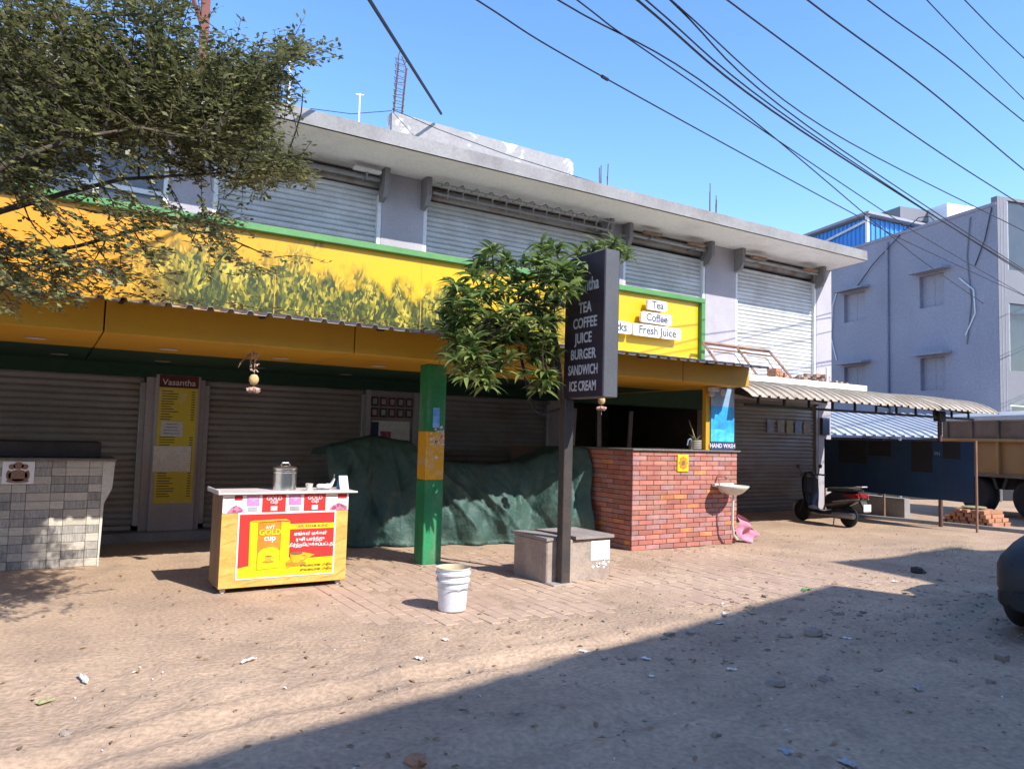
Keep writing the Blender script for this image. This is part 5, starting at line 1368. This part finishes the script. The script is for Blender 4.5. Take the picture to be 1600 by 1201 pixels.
# shed roof sheet in the lane in front of the grey building
ls = thing('lane_shed', 'low shed with pale blue corrugated roof behind the truck', 'shed', (22, 13, 0), math.atan2(-.39, .92))
L_ = dict(parent=ls, local=True)
pf = corr_profile(-4.5, 6.5, .3, .05); vs = []
for x, d in pf: vs += [(x, -1.3, 1.78 + d), (x, -.9, 1.93 + d), (x, 1.6, 2.55 + d)]
m = MB(); m.add(vs, [(3 * i + k, 3 * i + 3 + k, 3 * i + 4 + k, 3 * i + 1 + k) for i in range(len(pf) - 1) for k in (0, 1)])
m.build('roof_sheet', 'roof_sheet', **L_)
MB().box(-4.3, 6.3, -.8, 1.5, 0, 1.72).build('wall', 'board_dark', **L_)
for x in (-4.2, -1, 2.2, 5.5): MB().tube([(x, -1.2, 0), (x, -1.2, 1.76)], .04, 6).build('post', 'steel_grey', **L_)

# ================================================================== CAR at the right edge
ca = thing('dark_car', 'dark grey car nose parked at the right edge of the road', 'car', (6.62, 2.42, 0), R(4))
L_ = dict(parent=ca, local=True)
smooth_angle(MB().loft([(0.0, .42, .62, .12, 3), (.04, .45, .70, .22, 3.2), (.14, .48, .76, .28, 3.4), (.5, .52, .80, .31, 4), (1.0, .56, .82, .35, 4), (1.5, .58, .82, .36, 4), (2.6, .58, .82, .37, 4), (3.3, .57, .80, .36, 4), (3.55, .55, .72, .28, 3.4), (3.62, .52, .6, .18, 3)], 24).build('body', 'car_paint', **L_), 50)
smooth_angle(MB().loft([(1.05, .88, .70, .04, 3), (1.6, 1.12, .66, .26, 3.4), (2.2, 1.17, .66, .28, 3.6), (2.9, 1.12, .64, .24, 3.4), (3.35, .90, .62, .05, 3)], 20).build('cabin', 'glass_dark', **L_), 50)
smooth_angle(MB().loft([(1.62, 1.37, .60, .03, 3), (2.2, 1.42, .60, .035, 3), (2.9, 1.34, .58, .03, 3)], 16).build('roof', 'car_paint', **L_), 50)
MB().loft([(-.02, .31, .60, .09, 4), (.03, .31, .70, .10, 4), (.16, .31, .765, .10, 4), (.3, .31, .80, .09, 4)], 20).build('bumper', 'black_rubber', **L_)
for x in (.62, 2.95):
    for s_ in (-1, 1): wheel('black_rubber', 'steel_grey', ca, x, s_ * .74, .29, .17, .19)
for s_ in (-1, 1):
    MB().loft([(.03, .60, .03, .03, 3, s_ * .45), (.10, .62, .10, .04, 3, s_ * .46), (.20, .63, .05, .03, 3, s_ * .50)], 12).build('headlamp', 'glass_dark', **L_)

# ================================================================== TREES
def tube_curve(a, b, sag, n=8, jit=.0):
    out = []
    a, b = Vector(a), Vector(b)
    for i in range(n + 1):
        t = i / n; p = a.lerp(b, t) + Vector((0, 0, sag * 4 * t * (1 - t)))
        if jit and 0 < i < n: p += Vector((rng.uniform(-jit, jit), rng.uniform(-jit, jit), rng.uniform(-jit, jit)))
        out.append(p)
    return out
lt = thing('shade_tree', 'small leaved roadside tree whose crown hangs over the left shopfront', 'tree', (-1.45, 4.9, 0))
trunk = MB()
trunk.tube([(-1.45, 4.9, -.05), (-1.43, 4.92, .8), (-1.36, 4.9, 1.6), (-1.2, 4.88, 2.2)], .13, 10, .09)
limbs = []
def limb(pts, r0, r1):
    limbs.extend(pts); trunk.tube(pts, r0 * .62, 8, r1 * .7)
P = lambda x, y, Y: at_y(x, y, Y)
def dense(pts, n=5):
    out = []
    for a, b in zip(pts, pts[1:]):
        for k in range(n): out.append(Vector(a).lerp(Vector(b), k / n))
    out.append(Vector(pts[-1])); return out
S0 = Vector((-1.2, 4.88, 2.2))
limb(dense([S0, P(-60, 330, 4.9), P(0, 292, 4.9), P(80, 240, 4.9), P(155, 185, 4.95), P(240, 150, 5.0), P(340, 130, 5.0), P(430, 110, 5.0)]), .05, .008)
limb(dense([S0, P(-60, 350, 4.7), P(0, 330, 4.7), P(90, 305, 4.7), P(190, 280, 4.8), P(320, 272, 4.8), P(450, 262, 4.8)]), .04, .006)
limb(dense([S0, P(-120, 250, 5.2), P(-60, 100, 5.3), P(20, 40, 5.3), P(120, 20, 5.3), P(250, 25, 5.3), P(300, 5, 5.3)]), .05, .008)
limb(dense([S0, P(-40, 380, 5.0), P(30, 400, 5.0), P(120, 385, 5.0), P(230, 355, 5.0), P(340, 365, 5.0), P(420, 400, 5.0)]), .03, .005)
limb(dense([S0, P(-60, 200, 5.6), P(60, 150, 5.6), P(180, 110, 5.6), P(300, 90, 5.6), P(400, 160, 5.6)]), .04, .006)
limb(dense([S0, P(-60, 300, 4.4), P(20, 250, 4.4), P(120, 215, 4.4), P(220, 200, 4.4), P(330, 220, 4.4)]), .035, .006)
cl = []   # px, py, rx, ry, twigs
for q in ((20, 60, 80, 55, 20), (110, 75, 80, 45, 20), (200, 95, 80, 45, 22), (60, 130, 90, 50, 26), (150, 145, 90, 45, 26), (245, 140, 90, 45, 26), (320, 105, 70, 45, 20), 
          (395, 115, 60, 40, 18), (418, 130, 40, 36, 13), (345, 165, 80, 35, 22), (392, 178, 45, 22, 12), (250, 55, 80, 30, 7), (100, 195, 90, 40, 24), (25, 200, 70, 60, 22), (195, 195, 80, 40, 20),
          (290, 195, 70, 30, 18), (370, 200, 60, 22, 14), (40, 20, 80, 30, 8), (140, 18, 80, 28, 8), (235, 12, 70, 26, 7), (262, 10, 40, 24, 4), (445, 75, 30, 22, 6), (470, 85, 28, 14, 5),
          (430, 255, 55, 16, 10), (340, 232, 70, 22, 13), (395, 280, 60, 14, 8), (460, 268, 45, 12, 7), (290, 255, 60, 18, 8), (30, 260, 70, 35, 14), (120, 250, 60, 24, 5), (215, 240, 60, 22, 4), (60, 300, 60, 16, 3)):
    cl.append(q + (1.0,))
for q in ((40, 400, 70, 45, 16), (30, 445, 70, 32, 14), (110, 430, 60, 32, 10), (150, 370, 70, 30, 6), (215, 340, 70, 28, 7), (285, 345, 60, 26, 7), (350, 360, 45, 36, 10), (250, 400, 60, 30, 5), (395, 415, 50, 26, 4), (180, 425, 60, 24, 6), (80, 320, 60, 16, 4), (200, 305, 60, 14, 4)):
    cl.append(q + (.9,))
LV, LF = [], []
twigs = MB()
def add_leaf(c, d, nrm, l, w):
    s_ = d.cross(nrm)
    if s_.length < 1e-5: return
    s_.normalize()
    k = len(LV)
    LV.extend((tuple(c), tuple(c + d * l * .55 + s_ * w * .5), tuple(c + d * l), tuple(c + d * l * .5 - s_ * w * .5)))
    LF.append((k, k + 1, k + 2, k + 3))
for (px, py, rx, ry, nt_, dn) in cl:
    for q in range(int(nt_ * (3.3 if dn > .95 else 2.4))):
        Y = rng.uniform(4.35, 5.75)
        c = P(px + rng.gauss(0, .5) * rx, py + rng.gauss(0, .5) * ry, Y)
        # nearest limb point gives the twig its direction
        near = min(limbs, key=lambda p: (p - c).length_squared)
        d = (c - near); d.z *= .4
        if d.length < .05: d = Vector((rng.uniform(-1, 1), rng.uniform(-1, 1), 0))
        d.normalize(); d = (d + Vector((rng.uniform(-.6, .6), rng.uniform(-.6, .6), rng.uniform(-.25, .35)))).normalized()
        L1 = rng.uniform(.22, .42)
        a = c - d * L1 * .5
        if rng.random() < .10 and (near - a).length < .5: twigs.tube(tube_curve(near, a, rng.uniform(-.03, .04), 4, .015), .006, 4, .003, cap=False)
        pts = tube_curve(a, c + d * L1 * .5, rng.uniform(-.03, .03), 4)
        twigs.tube(pts, .0035, 3, .0015, cap=False)
        n = int(L1 / .0115)
        for k in range(n):
            t = k / n; p = a + d * L1 * t + Vector((rng.gauss(0, .012), rng.gauss(0, .012), rng.gauss(0, .01)))
            side = d.cross(Vector((0, 0, 1))); side = side.normalized() if side.length > .01 else Vector((1, 0, 0))
            dd = (d * .5 + side * (1 if k % 2 else -1) + Vector((rng.uniform(-.4, .4), rng.uniform(-.4, .4), rng.uniform(-.5, .3)))).normalized()
            nr = Vector((rng.gauss(0, .45), rng.gauss(-.15, .45), 1)).normalized()
            l = rng.uniform(.030, .052); add_leaf(p, dd, nr, l, l * .52)
trunk.build('trunk', 'bark', lt, smooth=True)
twigs.build('twigs', 'twig', lt)
m = MB(); m.v = LV; m.f = LF
m.build('crown', 'leaf_small', lt)

# mango tree behind the sign
mg = thing('mango_tree', 'young mango tree with long glossy leaves growing behind the pole sign', 'tree', (4.80, 6.60, 0))
tr_ = MB()
tr_.tube([(4.83, 6.66, -.05), (4.82, 6.66, .6), (4.78, 6.62, 1.2), (4.74, 6.60, 1.7), (4.69, 6.58, 2.1), (4.62, 6.58, 2.5), (4.58, 6.6, 2.75)], .04, 8, .03)
LV, LF = [], []
def mango_leaf(c, d, l, w, droop):
    up = Vector((0, 0, 1)); s_ = d.cross(up)
    if s_.length < .05: s_ = Vector((1, 0, 0))
    s_.normalize(); n = 4; k = len(LV)
    roll = rng.uniform(-.5, .5); s_ = (s_ + up * roll).normalized()
    p = Vector(c); dd = Vector(d)
    for i in range(n + 1):
        t = i / n; ww = w * .5 * math.sin(math.pi * min(1, .10 + .9 * t) ** .8) * (1 if i < n else .05)
        nn = s_.cross(dd).normalized()
        LV.extend((tuple(p - s_ * ww + nn * ww * .25), tuple(p), tuple(p + s_ * ww + nn * ww * .25)))
        p = p + dd * l / n; dd = (dd + Vector((0, 0, -droop / n))).normalized()
    for i in range(n):
        a = k + 3 * i; LF.append((a, a + 1, a + 4, a + 3)); LF.append((a + 1, a + 2, a + 5, a + 4))
forks = [Vector((4.62, 6.58, 2.5)), Vector((4.58, 6.6, 2.75)), Vector((4.66, 6.58, 2.25))]
for tip, Y in (((770, 420), 6.7), ((845, 430), 6.4), ((905, 410), 6.55), ((720, 480), 6.7), ((960, 395), 6.85), ((750, 570), 6.3), ((850, 590), 6.3), ((700, 520), 6.9)):
    e = P(tip[0], tip[1], Y); f0 = min(forks, key=lambda q: (q - e).length)
    pts = tube_curve(f0, e, rng.uniform(-.06, .06), 6, .02); forks.extend(pts[3:]); tr_.tube(pts, .018, 6, .006)
wh = [(770, 385, 6.7), (795, 400, 6.7), (755, 410, 6.8), (740, 425, 6.6), (850, 395, 6.5), (870, 385, 6.5), (905, 390, 6.5), (925, 395, 6.5), (950, 380, 6.85), (972, 392, 6.9), (960, 375, 6.8),
      (880, 415, 5.95), (900, 430, 5.95), (868, 430, 6.0), (915, 410, 6.0), (890, 445, 5.9), (910, 450, 5.95), (845, 420, 6.3), (820, 430, 6.5), (840, 400, 6.4), (860, 450, 6.2), (830, 455, 6.3),
      (790, 450, 6.5), (760, 455, 6.6), (725, 450, 6.8), (705, 470, 6.9), (735, 480, 6.5), (770, 490, 6.3), (800, 480, 6.2), (840, 490, 6.2), (865, 490, 6.15), (720, 500, 6.6), (750, 520, 6.4), (790, 520, 6.3),
      (820, 520, 6.3), (850, 525, 6.2), (700, 510, 6.9), (770, 550, 6.3), (740, 555, 6.2), (715, 560, 6.3), (800, 555, 6.3), (725, 585, 6.2), (760, 585, 6.25), (850, 575, 6.25), (858, 590, 6.2), (830, 560, 6.4),
      (870, 545, 6.3), (780, 575, 6.4), (708, 545, 6.6), (690, 490, 7.0), (785, 420, 6.7), (810, 505, 6.9), (760, 505, 7.0), (845, 540, 6.8), (730, 530, 7.0), (870, 470, 6.6), (815, 465, 6.9)]
for (px, py, Y) in wh + [(a + rng.uniform(-22, 22), b + rng.uniform(-16, 22), c_ + rng.uniform(-.05, .3)) for a, b, c_ in wh] + [(a + rng.uniform(-20, 20), b + rng.uniform(-14, 24), c_ + rng.uniform(.1, .5)) for a, b, c_ in wh if b > 430] + [(rng.uniform(695, 860), rng.uniform(440, 560), rng.uniform(6.3, 7.1)) for _ in range(18)]:
    c = P(px, py, Y + rng.uniform(-.08, .08)); f0 = min(forks, key=lambda q: (q - c).length)
    tr_.tube(tube_curve(f0, c, rng.uniform(-.03, .03), 4, .01), .008, 5, .004)
    ax = (c - f0).normalized() * .5 + Vector((0, 0, .6))
    n = rng.randint(13, 19)
    for k in range(n):
        a = 2.4 * k + rng.uniform(-.3, .3); el = rng.uniform(-.45, .75)
        d = (Vector((math.cos(a) * math.cos(el), math.sin(a) * math.cos(el), math.sin(el))) + ax * .35).normalized()
        l = rng.uniform(.145, .24); p = c - ax.normalized() * rng.uniform(0, .09)
        e = p + d * l
        if 4.55 < e.x < 4.83 and 5.7 < e.y < 6.45 and 1.9 < e.z < 3.4: continue
        mango_leaf(p, d, l, rng.uniform(.037, .056), rng.uniform(.6, 1.5))
tr_.build('trunk', 'bark', mg, smooth=True)
m = MB(); m.v = LV; m.f = LF
m.build('crown', 'leaf_mango', mg, smooth=True)

# ================================================================== OVERHEAD WIRES
WIRES = {
    'a': ([(3.59, 6.63), (5.70, 7.18), (13.48, 8.80)], .010, 'single slack wire lowest across the sky'),
    'b': ([(4.29, 6.15), (7.29, 6.70), (15.57, 9.33)], .010, 'wire crossing its neighbour, second lowest in the sky'),
    'b2': ([(4.44, 6.04), (6.07, 6.49), (13.44, 8.30)], .009, 'wire twisted with the second lowest wire'),
    'c': ([(4.95, 5.69), (9.0, 6.80), (20.9, 9.14)], .014, 'thickest black cable of the bundle running to the grey building'),
    'c2': ([(5.02, 5.64), (9.0, 6.74), (20.9, 9.20)], .010, 'thin cable lying against the thickest one'),
    'c3': ([(5.22, 5.50), (9.0, 6.66), (20.9, 9.08)], .010, 'upper cable of the bundle over the street'),
    'c4': ([(5.25, 5.50), (9.2, 6.55), (16.0, 7.3)], .009, 'thin wire parting upward from the cable bundle'),
    'd': ([(5.71, 5.17), (10.24, 5.94), (14.0, 6.47)], .010, 'wire next above the cable bundle'),
    'e': ([(6.37, 4.71), (9.21, 5.08), (13.14, 5.73)], .010, 'wire third from the top right corner'),
    'f': ([(6.87, 4.37), (8.61, 4.53), (11.18, 4.86)], .008, 'thin wire second from the top right corner'),
    'g': ([(7.34, 4.04), (10.45, 4.54)], .006, 'faint thin wire near the top right corner'),
    'h': ([(7.66, 3.83), (9.31, 4.04)], .006, 'faint wire cutting the top right corner'),
}
for k, (pts, r_, lab) in WIRES.items():
    a, b = Vector((*pts[0], 6)), Vector((*pts[1], 6)); y_, z_ = Vector((*pts[-2], 6)), Vector((*pts[-1], 6))
    full = [a - (b - a).normalized() * 14 + Vector((0, 0, .9)), a - (b - a).normalized() * 3 + Vector((0, 0, .10))] + [Vector((*p, 6)) for p in pts] + [z_ + (z_ - y_).normalized() * 5 + Vector((0, 0, .1)), z_ + (z_ - y_).normalized() * 26 + Vector((0, 0, .8))]
    # smooth through the points
    sm = []
    for i in range(len(full) - 1):
        p0, p1, p2, p3 = full[max(i - 1, 0)], full[i], full[i + 1], full[min(i + 2, len(full) - 1)]
        for s_ in range(8):
            t = s_ / 8
            sm.append(.5 * ((2 * p1) + (p2 - p0) * t + (2 * p0 - 5 * p1 + 4 * p2 - p3) * t * t + (3 * p1 - p0 - 3 * p2 + p3) * t ** 3))
    sm.append(full[-1])
    tag(MB().tube(sm, r_, 5).build('overhead_wire', 'wire_black'), lab, 'wire', 'overhead wires along the street')
e0 = at_z(945, 122, 6.0)
tag(MB().tube([e0 - Vector((.06, .015, -.0)), e0, e0 + Vector((.06, .015, 0))], .022, 6).build('wire_joint', 'wire_black'), 'taped joint on the lowest slack wire', 'wire joint')
tag(MB().tube([(1.2, 6.55, 6.9), (3.055, 8.562, 6.85), (5.70, 11.85, 7.22)], .030, 6, .026).build('service_cable', 'wire_black'), 'thick black rod slanting down to the parapet past the rebar cage', 'cable')

# ================================================================== SMALL THINGS ON THE ROAD
def blob(c, s, seed, flat=.6):
    r2 = random.Random(seed); m = MB(); vs = []
    for th in range(5):
        for ph in range(7):
            a = math.pi * (th) / 4; b = 2 * math.pi * ph / 7; rr = s * r2.uniform(.75, 1.1)
            vs.append((c[0] + rr * math.sin(a) * math.cos(b), c[1] + rr * math.sin(a) * math.sin(b), c[2] + rr * flat * math.cos(a) + s * flat * .6))
    m.add(vs, [(t * 7 + p, t * 7 + (p + 1) % 7, (t + 1) * 7 + (p + 1) % 7, (t + 1) * 7 + p) for t in range(4) for p in range(7)])
    return m
m = MB()
for k in range(1700):
    if rng.random() < .75: x, y = rng.uniform(-1.5, 12), rng.uniform(1.6, 5.4)
    else: x, y = rng.uniform(-1, 13), rng.uniform(4.8, 8.0)
    if y < 5.2 and rng.random() < .5 and x < 4: continue
    s_ = abs(rng.gauss(0, .0045)) + .0025
    if rng.random() < .02: s_ *= 2.6
    z = ground_h(x, y)
    vs = [(x + sx * s_ * rng.uniform(.6, 1.1), y + sy * s_ * rng.uniform(.6, 1.1), z + (s_ * rng.uniform(.6, 1.0) if sz else -.004)) for sz in (0, 1) for sx, sy in ((-1, -1), (1, -1), (1, 1), (-1, 1))]
    m.add(vs, [(4, 5, 6, 7), (0, 1, 5, 4), (1, 2, 6, 5), (2, 3, 7, 6), (3, 0, 4, 7)])
for k in range(300):
    x, y = 6.4 + rng.gauss(0, 1.6), 3.9 + rng.gauss(0, .55) + (.12 * rng.random())
    s_ = abs(rng.gauss(0, .010)) + .005; z = ground_h(x, y)
    vs = [(x + sx * s_ * rng.uniform(.5, 1.2), y + sy * s_ * rng.uniform(.5, 1.2), z + (s_ * rng.uniform(.4, .9) if sz else -.004)) for sz in (0, 1) for sx, sy in ((-1, -1), (1, -1), (1, 1), (-1, 1))]
    m.add(vs, [(4, 5, 6, 7), (0, 1, 5, 4), (1, 2, 6, 5), (2, 3, 7, 6), (3, 0, 4, 7)])
tag(m.build('gravel', 'stone'), 'loose gravel and grit scattered over the dirt road', None, None, 'stuff')
leaf_stuff(640, lambda: (lambda x, y: Vector((x, y, ground_h(x, y) + .008)))(rng.uniform(-1, 11), rng.choice((rng.uniform(2.0, 5.4), rng.uniform(5.0, 9)))), .05, 'leaf_dry', 'fallen_leaves', 'dry fallen leaves and twig bits scattered over the ground')
leaf_stuff(110, lambda: (lambda x, y: Vector((x, y, ground_h(x, y) + .006)))(rng.uniform(-.5, 10), rng.uniform(2.2, 5.3)), .028, 'paper', 'paper_flecks', 'tiny pale paper flecks strewn over the dirt road')
def scrap(px, py, s, matn, label, group=None, asp=.5):
    c = at_z(px, py, 0); c.z = ground_h(c.x, c.y) + .006
    a = rng.uniform(0, 3.14); m = MB(); vs = []
    n = 4
    for i in range(n + 1):
        for j in range(n + 1):
            u_, v_ = (i / n - .5) * s, (j / n - .5) * s * asp
            vs.append((c.x + u_ * math.cos(a) - v_ * math.sin(a) + rng.gauss(0, s * .05), c.y + u_ * math.sin(a) + v_ * math.cos(a) + rng.gauss(0, s * .05), c.z + abs(rng.gauss(0, s * .10))))
    m.add(vs, [(i * (n + 1) + j, (i + 1) * (n + 1) + j, (i + 1) * (n + 1) + j + 1, i * (n + 1) + j + 1) for i in range(n) for j in range(n)])
    return tag(m.build('litter_scrap', matn), label, 'litter', group)
G = 'litter scraps on the ground'
scrap(388, 1034, .11, 'paper', 'long white scrap on the sunlit dirt below the tea cart', G, .3)
scrap(130, 1060, .16, 'paper', 'torn pale strip on the sunlit dirt at the far left', G, .2)
scrap(72, 1089, .09, 'leaf_pot', 'yellow green wrapper on the dirt at the far left', G, .5)
scrap(654, 1026, .06, 'paper', 'white scrap on the sunlit dirt below the bucket', G, .7)
scrap(696, 998, .06, 'paper', 'pale scrap on the dirt just below the bucket', G, .6)
scrap(913, 1012, .07, 'paper', 'crumpled white paper by the edge of the big shadow', G, .6)
scrap(1130, 943, .06, 'paper', 'white scrap nearest the pavers, above two others', G, .7)
scrap(1133, 958, .07, 'paper', 'middle white scrap of three beside the shadow edge', G, .6)
scrap(1125, 969, .07, 'paper', 'lowest white scrap of three beside the shadow edge', G, .6)
scrap(1175, 955, .08, 'leaf_pot', 'cream crumpled wrapper beside the three white scraps', G, .7)
scrap(1010, 1030, .07, 'paper', 'white v shaped scrap in the shaded road', G, .5)
scrap(1018, 1055, .04, 'paper', 'tiny white scrap lying in the shaded road', G, .6)
scrap(1143, 1047, .06, 'paper', 'white scrap by the stones in the shaded road', G, .5)
scrap(1324, 993, .06, 'paper', 'oval white scrap in the shaded road to the right', G, .5)
scrap(1260, 922, .12, 'green_frame', 'crushed green packet at the tip of the shadow', G, .4)
scrap(1398, 909, .07, 'paper', 'white scrap on the lit wedge between shadows', G, .6)
scrap(1228, 1170, .07, 'paper_grey', 'grey plastic scrap near the bottom of the road', G, .6)
scrap(1325, 1188, .10, 'paper_grey', 'pale torn bag near the bottom right', G, .5)
scrap(1435, 1073, .09, 'paper_grey', 'grey scrap in the shaded road at right', G, .4)
for (px, py, s_, lab) in ((1270, 992, .085, 'largest stone in the shaded road'), (1226, 993, .06, 'stone left of the largest one in the shaded road'), (1290, 1052, .05, 'dark lump in the shaded road below the largest stone'),
                          (1212, 1060, .07, 'low stone in the shade near the white scrap'), (1434, 895, .10, 'dark round stone on the lit wedge beside the mound'), (103, 1140, .035, 'lone pebble on the sunlit dirt at the lower left'), (650, 1194, .055, 'reddish half brick at the bottom edge of the road')):
    c = at_z(px, py, 0); z = ground_h(c.x, c.y)
    tag(blob((c.x, c.y, z - s_ * .2), s_, int(px)).build('stone', 'raw_brick' if px == 650 else ('dark_steel' if px == 1434 else 'stone')), lab, 'stone', 'loose stones on the road')
for (px, py, w) in ((1213, 1000, .5), (1180, 1010, .4)):
    pass
# weeds on the mound
vs, fs = [], []
for k in range(160):
    x, y = 10.75 + rng.gauss(.15, .25), 5.75 + rng.gauss(0, .15); z = ground_h(x, y); a = rng.uniform(0, 6.28); h = rng.uniform(.03, .09)
    i = len(vs); vs += [(x - .004, y, z), (x + .004, y, z), (x + h * .5 * math.cos(a), y + h * .5 * math.sin(a), z + h)]; fs.append((i, i + 1, i + 2))
m = MB(); m.v = vs; m.f = fs
tag(m.build('weeds', 'leaf_pot'), 'thin dry weeds growing on the soil mound', None, None, 'stuff')

# ================================================================== BUILDINGS ACROSS THE STREET (behind the camera; they shade the road)
sang = math.atan(.211)
H1 = 7.5
ob = thing('opposite_building', 'plain two storey building across the street behind the viewer', 'building', (-14.0, -4.97 + .211 * -14.0, 0), sang)
L_ = dict(parent=ob, local=True)
Lw = (10.0 + 14.0) / math.cos(sang)
MB().box(0, Lw, -9, 0, 0, H1 - .001).build('wall', 'street_wall', **L_)
for q in range(9):
    for z0 in (.9, 4.4):
        w = MB().box(1.2 + q * 2.7, 2.6 + q * 2.7, .005, .03, z0, z0 + 1.4).build('window', 'glass_dark', **L_)
        MB().box(1.1 + q * 2.7, 2.7 + q * 2.7, .005, .12, z0 - .08, z0 - .002).build('sill', 'concrete', w, local=True)
# two taller blocks further along the street
for nm, x0, y0, w, H2, lab in (('taller_building', 12.05, -3.95, 12.0, 9.45, 'taller plain building across the street behind the viewer'),):
    o2 = thing(nm, lab, 'building', (x0, y0, 0), -.10)
    MB().box(0, w, -8, 0, 0, H2).build('wall', 'street_wall', o2, local=True)
    for q in range(4):
        for z0 in (1.0, 4.2, 7.0):
            MB().box(1 + q * 2.7, 2.5 + q * 2.7, .005, .03, z0, z0 + 1.4).build('window', 'glass_dark', o2, local=True)

# lettering becomes plain mesh, so every word is an object of its own
bpy.context.view_layer.update()
dg = bpy.context.evaluated_depsgraph_get()
for o in [o for o in SC.objects if o.type == 'FONT']:
    me = bpy.data.meshes.new_from_object(o.evaluated_get(dg))
    me.name = 'lettering'
    if not me.materials: me.materials.append(o.data.materials[0])
    n = bpy.data.objects.new('lettering', me); COL.objects.link(n)
    n.parent = o.parent; n.location = o.location; n.rotation_euler = o.rotation_euler; n.scale = o.scale
    bpy.data.objects.remove(o)
